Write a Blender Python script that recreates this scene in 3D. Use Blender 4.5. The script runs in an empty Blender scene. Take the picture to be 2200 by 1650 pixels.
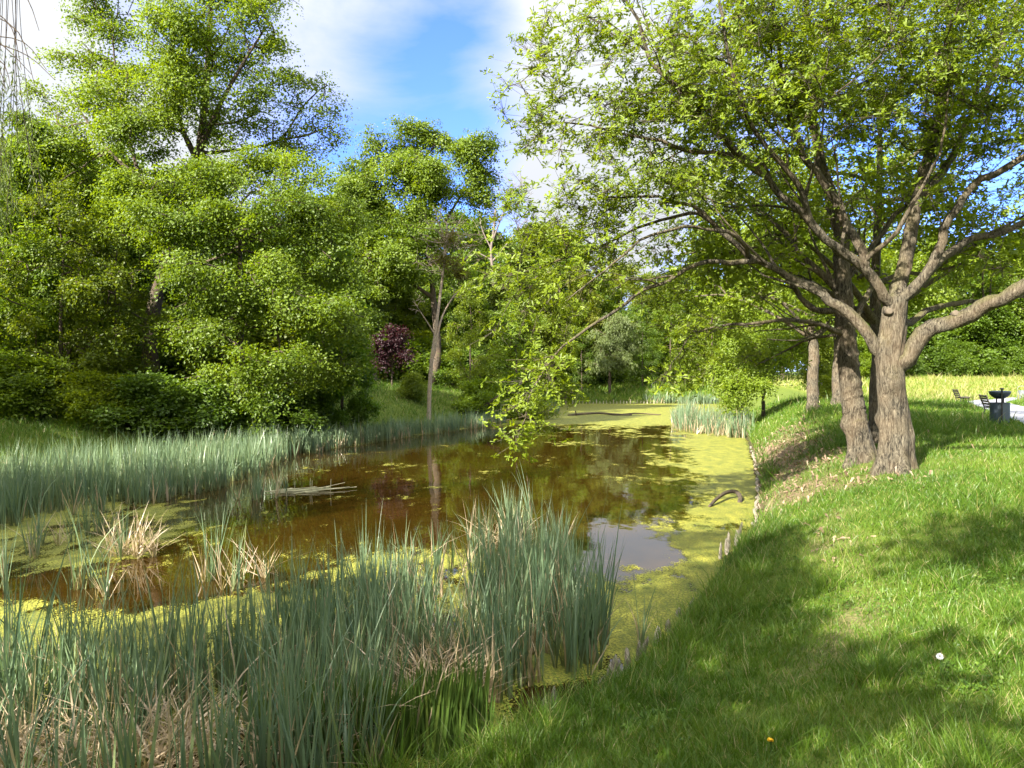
import bpy, math, random
import numpy as np
from mathutils import Vector, Matrix

S = bpy.context.scene
COL = S.collection
PI = math.pi
F = 1550.0                      # focal length in photo pixels (2200 wide)
CX, HY = 1100.0, 815.0          # optical axis column, horizon row
EYE = 3.0                       # eye height above the water (water is z = 0)

# ------------------------------------------------------------------ camera
cam_d = bpy.data.cameras.new('camera')
cam_d.sensor_fit = 'HORIZONTAL'
cam_d.sensor_width = 36.0
cam_d.lens = 36.0 * F / 2200.0
cam_d.shift_y = -(825.0 - HY) / 2200.0
cam_d.clip_start = 0.05
cam_d.clip_end = 3000
cam = bpy.data.objects.new('camera', cam_d)
COL.objects.link(cam)
cam.location = (0, 0, EYE)
cam.rotation_euler = (PI / 2, 0, 0)
S.camera = cam

# ------------------------------------------------------------------ light
SUN_EL = math.radians(34)
SUN_DIR = Vector((0.66, 0.75, 0)).normalized()      # the way the light travels over the ground
sun_vec = Vector((SUN_DIR.x * math.cos(SUN_EL), SUN_DIR.y * math.cos(SUN_EL), -math.sin(SUN_EL)))
sl = bpy.data.lights.new('sun', 'SUN')
sl.energy = 5.0
sl.angle = math.radians(0.55)
sl.color = (1.0, 0.93, 0.80)
so = bpy.data.objects.new('sun', sl)
COL.objects.link(so)
so.rotation_euler = sun_vec.to_track_quat('-Z', 'Y').to_euler()
so.location = (-30, -35, 40)

S.view_settings.view_transform = 'Standard'
S.view_settings.look = 'None'
S.view_settings.exposure = 2.3
S.view_settings.gamma = 1.0
S.view_settings.use_curve_mapping = False

S.render.engine = 'CYCLES'
cy = S.cycles
cy.max_bounces = 8
cy.diffuse_bounces = 4
cy.glossy_bounces = 3
cy.transmission_bounces = 4
cy.transparent_max_bounces = 8
cy.caustics_reflective = False
cy.caustics_refractive = False
cy.sample_clamp_indirect = 6
cy.use_denoising = True
try:
    cy.denoiser = 'OPENIMAGEDENOISE'
    cy.denoising_prefilter = 'ACCURATE'
except Exception:
    pass

W = bpy.data.worlds.new('World')
S.world = W
W.use_nodes = True
wt = W.node_tree
wt.nodes.clear()


def N(t, typ, **kw):
    n = t.nodes.new(typ)
    for k, v in kw.items():
        if k.startswith('i_'):
            key = k[2:]
            key = int(key) if key.isdigit() else key
            n.inputs[key].default_value = v
        else:
            setattr(n, k, v)
    return n


def math_n(t, op, a, b=None, c=None, clamp=False):
    n = t.nodes.new('ShaderNodeMath')
    n.operation = op
    n.use_clamp = clamp
    for i, v in enumerate((a, b, c)):
        if v is None:
            continue
        if isinstance(v, (int, float)):
            n.inputs[i].default_value = v
        else:
            t.links.new(v, n.inputs[i])
    return n.outputs[0]


def ramp(t, fac, stops):
    n = t.nodes.new('ShaderNodeValToRGB')
    e = n.color_ramp.elements
    while len(e) < len(stops):
        e.new(0.5)
    for i, (p, c) in enumerate(stops):
        e[i].position = p
        e[i].color = (*c, 1) if len(c) == 3 else c
    t.links.new(fac, n.inputs[0])
    return n.outputs[0]


def mixc(t, fac, a, b, blend='MIX'):
    n = t.nodes.new('ShaderNodeMix')
    n.data_type = 'RGBA'
    n.blend_type = blend
    for key, v in ((0, fac), (6, a), (7, b)):
        if isinstance(v, (int, float)):
            n.inputs[key].default_value = v
        elif isinstance(v, (tuple, list)):
            n.inputs[key].default_value = (*v[:3], 1)
        else:
            t.links.new(v, n.inputs[key])
    return n.outputs[2]


sky = N(wt, 'ShaderNodeTexSky', sky_type='NISHITA')
sky.sun_disc = False
sky.sun_elevation = SUN_EL
sky.sun_rotation = math.atan2(-SUN_DIR.x, -SUN_DIR.y)
sky.air_density = 1.0
sky.dust_density = 0.4
sky.ozone_density = 2.5
tc = N(wt, 'ShaderNodeTexCoord')
mp = N(wt, 'ShaderNodeMapping')
mp.inputs['Scale'].default_value = (1.0, 1.0, 1.7)
wt.links.new(tc.outputs['Generated'], mp.inputs[0])
n1 = N(wt, 'ShaderNodeTexNoise', i_Scale=2.6, i_Detail=7.0, i_Roughness=0.56, i_Distortion=0.35)
wt.links.new(mp.outputs[0], n1.inputs['Vector'])


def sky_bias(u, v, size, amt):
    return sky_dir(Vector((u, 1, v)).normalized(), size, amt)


def sky_dir(d, size, amt):
    vm = N(wt, 'ShaderNodeVectorMath', operation='DISTANCE')
    wt.links.new(tc.outputs['Generated'], vm.inputs[0])
    vm.inputs[1].default_value = d
    a = math_n(wt, 'DIVIDE', vm.outputs['Value'], size)
    a = math_n(wt, 'MULTIPLY', a, a)
    a = math_n(wt, 'MULTIPLY', a, -1.0)
    a = math_n(wt, 'EXPONENT', a)
    return math_n(wt, 'MULTIPLY', a, amt)


cov = n1.outputs[0]
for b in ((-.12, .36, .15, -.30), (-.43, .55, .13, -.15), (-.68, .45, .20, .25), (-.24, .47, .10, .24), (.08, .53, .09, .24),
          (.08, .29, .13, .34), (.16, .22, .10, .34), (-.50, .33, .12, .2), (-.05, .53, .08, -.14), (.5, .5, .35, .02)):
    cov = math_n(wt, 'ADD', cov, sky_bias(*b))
for dirv, size, amt in (((0, .25, 1), .62, .34), ((-.6, -1, .5), .8, .30), ((.8, -.8, .4), .7, .30)):  # extra cloud cover out of view, added to lift the fill light
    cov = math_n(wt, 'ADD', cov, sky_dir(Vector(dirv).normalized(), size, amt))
cl = ramp(wt, cov, [(0.42, (0, 0, 0)), (0.54, (.38, .38, .38)), (0.72, (1, 1, 1))])
skyc = mixc(wt, 1.0, sky.outputs[0], (0.34, 0.44, 0.92), 'MULTIPLY')
hz = N(wt, 'ShaderNodeMix', data_type='RGBA')
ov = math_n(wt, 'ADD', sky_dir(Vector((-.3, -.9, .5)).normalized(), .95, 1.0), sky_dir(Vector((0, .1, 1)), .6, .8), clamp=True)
clc = mixc(wt, ov, (1.25, 1.31, 1.44), (5.8, 5.8, 5.5))      # unseen clouds overhead and behind, brightened to add fill light in the shade
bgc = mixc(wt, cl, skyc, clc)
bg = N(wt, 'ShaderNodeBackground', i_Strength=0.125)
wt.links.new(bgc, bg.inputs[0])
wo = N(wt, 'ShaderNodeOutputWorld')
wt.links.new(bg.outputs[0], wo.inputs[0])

# ------------------------------------------------------------------ numeric helpers
RNG = np.random.default_rng(11)


def P(px, py, d):
    """world point seen at a photo pixel, d metres in front of the camera"""
    return np.array(((px - CX) / F * d, d, EYE - (py - HY) / F * d))


def W0(px, py, z=0.0):
    d = (EYE - z) * F / (py - HY)
    return ((px - CX) / F * d, d)


def _hash(ix, iy, s):
    h = (ix.astype(np.int64) * 374761393 + iy.astype(np.int64) * 668265263 + s * 974634721) & 0xffffffff
    h = ((h ^ (h >> 13)) * 1274126177) & 0xffffffff
    return ((h ^ (h >> 16)) & 0xffff) / 65535.0


def vnoise(x, y, s=0):
    x = np.asarray(x, float); y = np.asarray(y, float)
    ix = np.floor(x); iy = np.floor(y)
    fx = x - ix; fy = y - iy
    fx = fx * fx * (3 - 2 * fx); fy = fy * fy * (3 - 2 * fy)
    a = _hash(ix, iy, s); b = _hash(ix + 1, iy, s); c = _hash(ix, iy + 1, s); d = _hash(ix + 1, iy + 1, s)
    return (a + (b - a) * fx) * (1 - fy) + (c + (d - c) * fx) * fy


def fbm(x, y, o=4, s=0, g=0.5):
    v = 0; a = 1; t = 0
    x = np.asarray(x, float); y = np.asarray(y, float)
    for i in range(o):
        v = v + a * vnoise(x, y, s + i * 17); t += a
        x = x * 2.03 + 3.1; y = y * 2.03 + 1.7; a *= g
    return v / t


def inside(poly, x, y):
    x = np.asarray(x, float); y = np.asarray(y, float)
    r = np.zeros(x.shape, bool)
    n = len(poly)
    for i in range(n):
        x1, y1 = poly[i]; x2, y2 = poly[(i + 1) % n]
        c = ((y1 > y) != (y2 > y))
        with np.errstate(divide='ignore', invalid='ignore'):
            r ^= c & (x < (x2 - x1) * (y - y1) / (y2 - y1 if y2 != y1 else 1e-9) + x1)
    return r


def dist_poly(poly, x, y, closed=True):
    x = np.asarray(x, float); y = np.asarray(y, float)
    best = np.full(x.shape, 1e9)
    n = len(poly)
    for i in range(n if closed else n - 1):
        x1, y1 = poly[i]; x2, y2 = poly[(i + 1) % n]
        dx, dy = x2 - x1, y2 - y1
        t = np.clip(((x - x1) * dx + (y - y1) * dy) / (dx * dx + dy * dy + 1e-12), 0, 1)
        best = np.minimum(best, np.hypot(x - x1 - t * dx, y - y1 - t * dy))
    return best


def smooth(a, b, v):
    t = np.clip((v - a) / (b - a), 0, 1)
    return t * t * (3 - 2 * t)


def crom(pts, step):
    """Catmull-Rom resampling of a polyline to about `step` metres"""
    p = np.asarray(pts, float)
    if len(p) == 2:
        n = max(2, int(np.linalg.norm(p[1] - p[0]) / step) + 1)
        t = np.linspace(0, 1, n)[:, None]
        return p[0] * (1 - t) + p[1] * t
    q = np.vstack([2 * p[0] - p[1], p, 2 * p[-1] - p[-2]])
    out = []
    for i in range(1, len(q) - 2):
        n = max(1, int(round(np.linalg.norm(q[i + 1] - q[i]) / step)))
        for k in range(n):
            t = k / n
            out.append(0.5 * ((2 * q[i]) + (-q[i - 1] + q[i + 1]) * t + (2 * q[i - 1] - 5 * q[i] + 4 * q[i + 1] - q[i + 2]) * t * t
                              + (-q[i - 1] + 3 * q[i] - 3 * q[i + 1] + q[i + 2]) * t ** 3))
    out.append(p[-1])
    return np.array(out)


# ------------------------------------------------------------------ mesh helpers
def raw_mesh(name, verts, loops, sizes, attrs=None, smooth_f=False):
    m = bpy.data.meshes.new(name)
    verts = np.ascontiguousarray(verts, np.float32)
    loops = np.ascontiguousarray(loops, np.int32).ravel()
    sizes = np.ascontiguousarray(sizes, np.int32)
    m.vertices.add(len(verts)); m.vertices.foreach_set('co', verts.ravel())
    m.loops.add(len(loops)); m.loops.foreach_set('vertex_index', loops)
    m.polygons.add(len(sizes))
    st = np.zeros(len(sizes), np.int32); st[1:] = np.cumsum(sizes)[:-1]
    m.polygons.foreach_set('loop_start', st)
    m.polygons.foreach_set('loop_total', sizes)
    m.update(calc_edges=True)
    m.polygons.foreach_set('use_smooth', np.full(len(sizes), smooth_f, bool))
    for k, v in (attrs or {}).items():
        a = m.attributes.new(k, 'FLOAT', 'POINT')
        a.data.foreach_set('value', np.ascontiguousarray(v, np.float32))
    return m


class MB:
    """collects shapes into one mesh"""
    def __init__(self):
        self.v = []; self.l = []; self.s = []; self.a = {}; self.n = 0

    def add(self, verts, faces, **attrs):
        verts = np.asarray(verts, float).reshape(-1, 3)
        if isinstance(faces, np.ndarray) and faces.ndim == 2:
            self.l.append((faces + self.n).ravel()); self.s.append(np.full(len(faces), faces.shape[1]))
        else:
            for f in faces:
                self.l.append(np.asarray(f) + self.n); self.s.append(np.array([len(f)]))
        self.v.append(verts)
        for k, v in attrs.items():
            self.a.setdefault(k, []).append(np.broadcast_to(np.asarray(v, float), (len(verts),)))
        self.n += len(verts)
        return self

    def mesh(self, name, sm=False):
        a = {k: np.concatenate(v) for k, v in self.a.items()}
        return raw_mesh(name, np.concatenate(self.v), np.concatenate(self.l), np.concatenate(self.s), a, sm)

    def obj(self, name, mat, parent=None, sm=False):
        return link(name, self.mesh(name, sm), mat, parent)

    # simple solids ------------------------------------------------
    def box(self, c, size, rot=None, bev=0.0, **a):
        sx, sy, sz = [v / 2 for v in size]
        b = min(bev, sx * .9, sy * .9, sz * .9)
        if b <= 0:
            v = np.array([(x, y, z) for z in (-sz, sz) for x, y in ((-sx, -sy), (sx, -sy), (sx, sy), (-sx, sy))])
            f = [(3, 2, 1, 0), (4, 5, 6, 7), (0, 1, 5, 4), (1, 2, 6, 5), (2, 3, 7, 6), (3, 0, 4, 7)]
        else:
            ring = lambda ox, oy, z: [(x, y, z) for x, y in ((-ox + b, -oy), (ox - b, -oy), (ox, -oy + b), (ox, oy - b), (ox - b, oy), (-ox + b, oy), (-ox, oy - b), (-ox, -oy + b))]
            v = np.array(ring(sx - b, sy - b, -sz) + ring(sx, sy, -sz + b) + ring(sx, sy, sz - b) + ring(sx - b, sy - b, sz))
            f = [tuple(range(7, -1, -1)), tuple(range(24, 32))]
            for k in range(3):
                for i in range(8):
                    j = (i + 1) % 8
                    f.append((k * 8 + i, k * 8 + j, k * 8 + 8 + j, k * 8 + 8 + i))
        if rot is not None:
            v = v @ np.array(rot.to_3x3()).T if isinstance(rot, Matrix) else v @ np.asarray(rot).T
        return self.add(v + np.asarray(c), f, **a)

    def lathe(self, prof, c=(0, 0, 0), n=24, cap=True, **a):
        prof = np.asarray(prof, float)
        th = np.linspace(0, 2 * PI, n, endpoint=False)
        v = np.stack([prof[:, 0:1] * np.cos(th), prof[:, 0:1] * np.sin(th), np.repeat(prof[:, 1:2], n, 1)], -1).reshape(-1, 3) + np.asarray(c)
        k = len(prof)
        i = np.arange(k - 1)[:, None] * n + np.arange(n)[None]
        j = np.arange(k - 1)[:, None] * n + (np.arange(n)[None] + 1) % n
        f = [tuple(q) for q in np.stack([i, j, j + n, i + n], -1).reshape(-1, 4)]
        if cap:
            f += [tuple(range(n - 1, -1, -1)), tuple(range((k - 1) * n, k * n))]
        return self.add(v, f, **a)

    def tube(self, pts, rad, n=8, cap=True, **a):
        v, f = tube_arrays(np.asarray(pts, float), np.broadcast_to(np.asarray(rad, float), (len(pts),)), n)
        fl = [tuple(q) for q in f]
        if cap:
            fl += [tuple(range(n - 1, -1, -1)), tuple(range((len(pts) - 1) * n, len(pts) * n))]
        return self.add(v, fl, **a)


def frames(p):
    t = np.gradient(p, axis=0)
    t /= np.linalg.norm(t, axis=1)[:, None] + 1e-9
    ref = np.array((0.31, 0.17, 0.94)) if abs(t[0, 2]) < 0.8 else np.array((0.96, 0.21, 0.1))
    u = np.zeros_like(p)
    c = np.cross(t[0], ref); c /= np.linalg.norm(c)
    for i in range(len(p)):
        c = c - t[i] * np.dot(c, t[i])
        c /= np.linalg.norm(c) + 1e-9
        u[i] = c
    return t, u, np.cross(t, u)


def tube_arrays(p, r, n):
    t, u, w = frames(p)
    th = np.linspace(0, 2 * PI, n, endpoint=False)
    v = p[:, None] + r[:, None, None] * (np.cos(th)[None, :, None] * u[:, None] + np.sin(th)[None, :, None] * w[:, None])
    k = len(p)
    i = np.arange(k - 1)[:, None] * n + np.arange(n)[None]
    j = np.arange(k - 1)[:, None] * n + (np.arange(n)[None] + 1) % n
    return v.reshape(-1, 3), np.stack([i, j, j + n, i + n], -1).reshape(-1, 4)


def link(name, mesh, mat=None, parent=None):
    o = bpy.data.objects.new(name, mesh)
    COL.objects.link(o)
    if mat is not None and mesh is not None:
        mesh.materials.append(mat)
    if parent is not None:
        o.parent = parent
    return o


def tag(o, label=None, cat=None, group=None, kind=None):
    if label: o['label'] = label
    if cat: o['category'] = cat
    if group: o['group'] = group
    if kind: o['kind'] = kind
    return o


def thing(name, label, cat, loc=(0, 0, 0), rz=0.0, group=None):
    o = bpy.data.objects.new(name, None)
    COL.objects.link(o)
    o.empty_display_size = 0.2
    o.location = [float(c) for c in loc]
    o.rotation_euler = (0, 0, rz)
    return tag(o, label, cat, group)


def dup(root, loc, rz=0.0, scale=None, label=None, group=None, color=None):
    r = root.copy(); COL.objects.link(r)
    r.location = [float(c) for c in loc]; r.rotation_euler = (0, 0, rz)
    if scale is not None:
        r.scale = scale if isinstance(scale, (tuple, list)) else (scale,) * 3
    if label: r['label'] = label
    if group: r['group'] = group
    for ch in list(root.children):
        c = ch.copy(); COL.objects.link(c); c.parent = r
        if color is not None and ch.name.startswith('crown'):
            c.color = (*color, 1)
        for g in ch.children:
            d = g.copy(); COL.objects.link(d); d.parent = c
    return r


# ------------------------------------------------------------------ materials
def new_mat(name):
    m = bpy.data.materials.new(name)
    m.use_nodes = True
    m.node_tree.nodes.clear()
    return m, m.node_tree


def out(t, sh):
    o = N(t, 'ShaderNodeOutputMaterial')
    t.links.new(sh, o.inputs[0])


def leaf_mat(name, a, b, trans=(1.6, 1.45, 0.5), tw=0.52, gloss=0.018, rough=0.5, attr='tint'):
    """a thin leaf: diffuse + light passing through + a little sheen; colour runs from a to b with the leaf's own tint"""
    m, t = new_mat(name)
    at = N(t, 'ShaderNodeAttribute', attribute_name=attr)
    oi = N(t, 'ShaderNodeObjectInfo')
    col = mixc(t, at.outputs['Fac'], a, b)
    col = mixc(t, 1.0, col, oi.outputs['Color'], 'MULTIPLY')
    tr = mixc(t, 1.0, col, trans, 'MULTIPLY')
    df = N(t, 'ShaderNodeBsdfDiffuse'); t.links.new(col, df.inputs[0])
    tl = N(t, 'ShaderNodeBsdfTranslucent'); t.links.new(tr, tl.inputs[0])
    gl = N(t, 'ShaderNodeBsdfGlossy', i_Roughness=rough)
    gl.inputs[0].default_value = (1, 1, 1, 1)
    mx = N(t, 'ShaderNodeMixShader', i_0=tw)
    t.links.new(df.outputs[0], mx.inputs[1]); t.links.new(tl.outputs[0], mx.inputs[2])
    m2 = N(t, 'ShaderNodeMixShader', i_0=gloss)
    t.links.new(mx.outputs[0], m2.inputs[1]); t.links.new(gl.outputs[0], m2.inputs[2])
    out(t, m2.outputs[0])
    return m


def ramp_leaf_mat(name, stops, tw=0.35, gloss=0.05, rough=0.4, attr='tint', trans=(1.2, 1.15, 0.6)):
    m, t = new_mat(name)
    at = N(t, 'ShaderNodeAttribute', attribute_name=attr)
    col = ramp(t, at.outputs['Fac'], stops)
    tr = mixc(t, 1.0, col, trans, 'MULTIPLY')
    df = N(t, 'ShaderNodeBsdfDiffuse'); t.links.new(col, df.inputs[0])
    tl = N(t, 'ShaderNodeBsdfTranslucent'); t.links.new(tr, tl.inputs[0])
    gl = N(t, 'ShaderNodeBsdfGlossy', i_Roughness=rough)
    mx = N(t, 'ShaderNodeMixShader', i_0=tw)
    t.links.new(df.outputs[0], mx.inputs[1]); t.links.new(tl.outputs[0], mx.inputs[2])
    m2 = N(t, 'ShaderNodeMixShader', i_0=gloss)
    t.links.new(mx.outputs[0], m2.inputs[1]); t.links.new(gl.outputs[0], m2.inputs[2])
    out(t, m2.outputs[0])
    return m


def bark_mat(name, dark, light, moss=(0.09, 0.10, 0.02), moss_amt=0.5, sc=1.0, bump=1.0):
    m, t = new_mat(name)
    co = N(t, 'ShaderNodeTexCoord')
    mpn = N(t, 'ShaderNodeMapping'); mpn.inputs['Scale'].default_value = (sc, sc, sc * .20)
    t.links.new(co.outputs['Object'], mpn.inputs[0])
    v1 = N(t, 'ShaderNodeTexNoise', i_Scale=30.0, i_Detail=6.0, i_Roughness=0.72, i_Distortion=0.9)
    t.links.new(mpn.outputs[0], v1.inputs['Vector'])
    v2 = N(t, 'ShaderNodeTexNoise', i_Scale=2.2, i_Detail=4.0)
    t.links.new(co.outputs['Object'], v2.inputs['Vector'])
    rr = ramp(t, v1.outputs[0], [(0.41, (0, 0, 0)), (0.50, (.45, .45, .45)), (0.64, (1, 1, 1))])
    c1 = mixc(t, rr, dark, light)
    c2 = mixc(t, ramp(t, v2.outputs[0], [(0.38, (0, 0, 0)), (0.66, (.8, .8, .8))]), c1, (light[0] * 1.12, light[1] * .92, light[2] * .78), 'MIX')
    c2 = mixc(t, 0.45, c1, c2)
    ge = N(t, 'ShaderNodeNewGeometry')
    sx = N(t, 'ShaderNodeSeparateXYZ'); t.links.new(ge.outputs['Normal'], sx.inputs[0])
    mm = math_n(t, 'MULTIPLY', ramp(t, sx.outputs[2], [(0.05, (0, 0, 0)), (0.75, (1, 1, 1))]), ramp(t, v2.outputs[0], [(0.42, (0, 0, 0)), (0.6, (1, 1, 1))]))
    mm = math_n(t, 'MULTIPLY', mm, moss_amt)
    c3 = mixc(t, mm, c2, moss)
    bs = N(t, 'ShaderNodeBsdfPrincipled', i_Roughness=0.9)
    bs.inputs['Specular IOR Level'].default_value = 0.2
    t.links.new(c3, bs.inputs['Base Color'])
    bp = N(t, 'ShaderNodeBump', i_Strength=bump, i_Distance=0.06)
    t.links.new(v1.outputs[0], bp.inputs['Height'])
    t.links.new(bp.outputs[0], bs.inputs['Normal'])
    out(t, bs.outputs[0])
    return m


def plain_mat(name, c, rough=0.6, metal=0.0, var=0.15, scale=12.0, spec=0.5):
    m, t = new_mat(name)
    co = N(t, 'ShaderNodeTexCoord')
    nz = N(t, 'ShaderNodeTexNoise', i_Scale=scale, i_Detail=5.0)
    t.links.new(co.outputs['Object'], nz.inputs['Vector'])
    col = mixc(t, nz.outputs[0], [v * (1 - var) for v in c], [min(1, v * (1 + var)) for v in c])
    bs = N(t, 'ShaderNodeBsdfPrincipled', i_Roughness=rough, i_Metallic=metal)
    bs.inputs['Specular IOR Level'].default_value = spec
    t.links.new(col, bs.inputs['Base Color'])
    bp = N(t, 'ShaderNodeBump', i_Strength=0.2, i_Distance=0.01)
    t.links.new(nz.outputs[0], bp.inputs['Height']); t.links.new(bp.outputs[0], bs.inputs['Normal'])
    out(t, bs.outputs[0])
    return m


M_OAK = leaf_mat('oak_leaf', (0.074, 0.122, 0.005), (0.200, 0.268, 0.010))
M_LEAF = leaf_mat('tree_leaf', (0.050, 0.098, 0.005), (0.155, 0.222, 0.011))
M_WILLOW = leaf_mat('willow_leaf', (0.070, 0.105, 0.028), (0.135, 0.175, 0.055))
M_PURPLE = leaf_mat('purple_leaf', (0.020, 0.006, 0.010), (0.048, 0.013, 0.018), trans=(1.3, .8, .8))
M_MISTLE = leaf_mat('mistletoe_leaf', (0.075, 0.075, 0.015), (0.12, 0.115, 0.025))
M_BARK = bark_mat('oak_bark', (0.011, 0.0092, 0.007), (0.158, 0.138, 0.102))
M_BARKF = bark_mat('tree_bark', (0.030, 0.024, 0.018), (0.120, 0.097, 0.075), moss_amt=.2)
M_BARKL = bark_mat('pale_dead_bark', (0.16, 0.13, 0.10), (0.42, 0.36, 0.28), moss_amt=0)
M_TWIGG = plain_mat('grey_twig', (0.13, 0.105, 0.09), 0.9)
M_CUT = plain_mat('cut_wood', (0.085, 0.066, 0.046), 0.85, var=.3, scale=30)

# ------------------------------------------------------------------ the ground
POND = [(-26, 3.8), (-12, 3.9), (-6, 4.2), (-3, 4.45), (-1.5, 4.8), (-.6, 5.35), (-.15, 5.85), (1.1, 7.1), (2.3, 9.2), (3.67, 12.1), (4.85, 14.4), (5.7, 16.8),
        (7.0, 20.5), (8.4, 25), (11.2, 34), (14.6, 46), (18.5, 58), (23, 72), (25.5, 82), (25, 88.5), (16, 89.3), (7, 88.5), (3.2, 80),
        (1.6, 70), (.6, 60), (-.9, 52), (-4, 45), (-7.5, 38), (-9.6, 32.5), (-11, 29), (-12.6, 25), (-14.6, 21), (-18, 18.4), (-26, 17)]
_pc = crom([(x, y, 0) for x, y in POND + POND[:1]], 1.2)[:-1, :2]
POND_S = [tuple(p) for p in _pc]
PATH1 = [(14.4, 17), (20.4, 27.9), (26.4, 38.7), (32.4, 49.5)]
PATH2 = [(31.6, 48.2), (44, 60.8), (62, 80)]


def pond_sd(x, y):
    d = dist_poly(POND_S, x, y)
    return np.where(inside(POND_S, x, y), -d, d)


def ground(x, y, sd=None):
    x = np.asarray(x, float); y = np.asarray(y, float)
    if sd is None:
        sd = pond_sd(x, y)
    w = 3.5 - 1.75 * smooth(6.5, 12.5, y) + 1.6 * smooth(16, 30, y) * smooth(2, -8, x) + 2.2 * smooth(60, 85, y)
    sp = np.maximum(sd, 0)
    bank = 0.10 + (1.36 + .35 * smooth(15, 40, y) * smooth(2, -8, x) + .15 * smooth(60, 85, y)) * (1 - np.exp(-(sp / w) ** 1.35))
    lev = 0.42 * smooth(19, 30, y) * np.exp(-((sp - 3.6) / 2.6) ** 2) * smooth(2, 9, x) * smooth(58, 40, y)
    far = np.clip(np.maximum(y - 62, 0) * 0.033, 0, 2.3) * smooth(8, 30, x) + np.clip((np.hypot(x, y) - 130) * 0.012, 0, 2)
    left = .75 * smooth(30, 42, y) * smooth(75, 58, y) * smooth(6, 0, x) * smooth(.6, 4.5, sp) + 0.5 * smooth(4, 18, sp) * smooth(0, -12, x)
    z = bank + lev + far + left + (fbm(x * .45, y * .45, 3, 5) - .5) * .16 * smooth(.3, 3, sp) + (fbm(x * 2.2, y * 2.2, 2, 9) - .5) * .05 * smooth(0, 1, sp)
    pd = np.minimum(dist_poly(PATH1, x, y, False), dist_poly(PATH2, x, y, False))
    return np.where(sd > 0, z, -0.02 - np.clip(-sd * .35, 0, .8))


def gz(x, y):
    return float(ground(np.array([x]), np.array([y]))[0])


def hit(px, py, d0=3.0, d1=140.0):
    """first point of the ground along the sight line through a photo pixel"""
    d = np.geomspace(d0, d1, 900)
    x = (px - CX) / F * d
    z = EYE - (py - HY) / F * d
    g = np.maximum(ground(x, d), 0.0)
    k = np.argmax(z <= g)
    if not (z <= g).any():
        k = len(d) - 1
    return np.array((x[k], d[k], g[k]))


def on_ground(px, d):
    x = (px - CX) / F * d
    return np.array((x, d, gz(x, d)))


def litter_mask(x, y, sd):
    """bare, leaf-littered strip along the right bank and the worn line nearer the camera"""
    a = smooth(3.4, .5, sd) * smooth(12.5, 15.5, y) * smooth(36, 24, y) * (x > 2)
    b = np.exp(-((sd - 1.75 - .25 * np.sin(y)) / .42) ** 2) * (x > 0.2) * smooth(5.4, 6.4, y) * smooth(13, 10.5, y)
    c = np.exp(-(np.hypot(x - 6.9, y - 13.2) / 1.1) ** 2) * .5
    return np.clip((a * .85 + .5 * b + c * .7) * (0.35 + 1.25 * fbm(x * 1.1, y * 1.1, 3, 31)) - .12, 0, 1)


def axis_pts(segs):
    r = []
    for a, b, s in segs:
        r.append(np.arange(a, b, s))
    return np.concatenate(r + [np.array([segs[-1][1]])])


gx = axis_pts([(-600, -150, 50), (-150, -40, 5), (-40, -14, 1.0), (-14, 14, .2), (14, 50, .8), (50, 150, 5), (150, 601, 50)])
gy = axis_pts([(-300, -40, 40), (-40, 0, 4), (0, 2.4, .6), (2.4, 24, .2), (24, 60, .6), (60, 120, 2), (120, 200, 8), (200, 901, 70)])
X, Y = np.meshgrid(gx, gy)
SD = pond_sd(X, Y)
Z = ground(X, Y, SD)
nx, ny = len(gx), len(gy)
idx = np.arange(nx * ny).reshape(ny, nx)
fq = np.stack([idx[:-1, :-1], idx[:-1, 1:], idx[1:, 1:], idx[1:, :-1]], -1).reshape(-1, 4)
m, t = new_mat('ground')
at = N(t, 'ShaderNodeAttribute', attribute_name='litter')
am = N(t, 'ShaderNodeAttribute', attribute_name='mud')
ad = N(t, 'ShaderNodeAttribute', attribute_name='meadow')
co = N(t, 'ShaderNodeTexCoord')
na = N(t, 'ShaderNodeTexNoise', i_Scale=1.3, i_Detail=6.0, i_Roughness=.65); t.links.new(co.outputs['Object'], na.inputs['Vector'])
nb = N(t, 'ShaderNodeTexNoise', i_Scale=26.0, i_Detail=4.0, i_Roughness=.7); t.links.new(co.outputs['Object'], nb.inputs['Vector'])
gcol = mixc(t, ramp(t, na.outputs[0], [(.35, (0, 0, 0)), (.65, (1, 1, 1))]), (0.048, 0.085, 0.010), (0.085, 0.120, 0.017))
gcol = mixc(t, ramp(t, nb.outputs[0], [(.4, (0, 0, 0)), (.68, (1, 1, 1))]), gcol, (0.105, 0.125, 0.022))
mcol = mixc(t, nb.outputs[0], (0.21, 0.235, 0.026), (0.34, 0.33, 0.060))
gcol = mixc(t, ad.outputs['Fac'], gcol, mcol)
lcol = mixc(t, ramp(t, nb.outputs[0], [(.36, (0, 0, 0)), (.64, (1, 1, 1))]), (0.060, 0.042, 0.028), (0.25, 0.175, 0.115))
gcol = mixc(t, at.outputs['Fac'], gcol, lcol)
gcol = mixc(t, am.outputs['Fac'], gcol, mixc(t, nb.outputs[0], (0.018, 0.013, 0.008), (0.06, 0.045, 0.026)))
bs = N(t, 'ShaderNodeBsdfPrincipled', i_Roughness=0.95)
bs.inputs['Specular IOR Level'].default_value = .15
t.links.new(gcol, bs.inputs['Base Color'])
bp = N(t, 'ShaderNodeBump', i_Strength=0.7, i_Distance=0.04); t.links.new(nb.outputs[0], bp.inputs['Height']); t.links.new(bp.outputs[0], bs.inputs['Normal'])
out(t, bs.outputs[0])
fx, fy, fs = X.ravel(), Y.ravel(), SD.ravel()
meadow = smooth(46, 56, fy - .35 * (fx - 20)) * (fx > 8) * smooth(5, 9, fs) * smooth(118, 108, fy)
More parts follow.
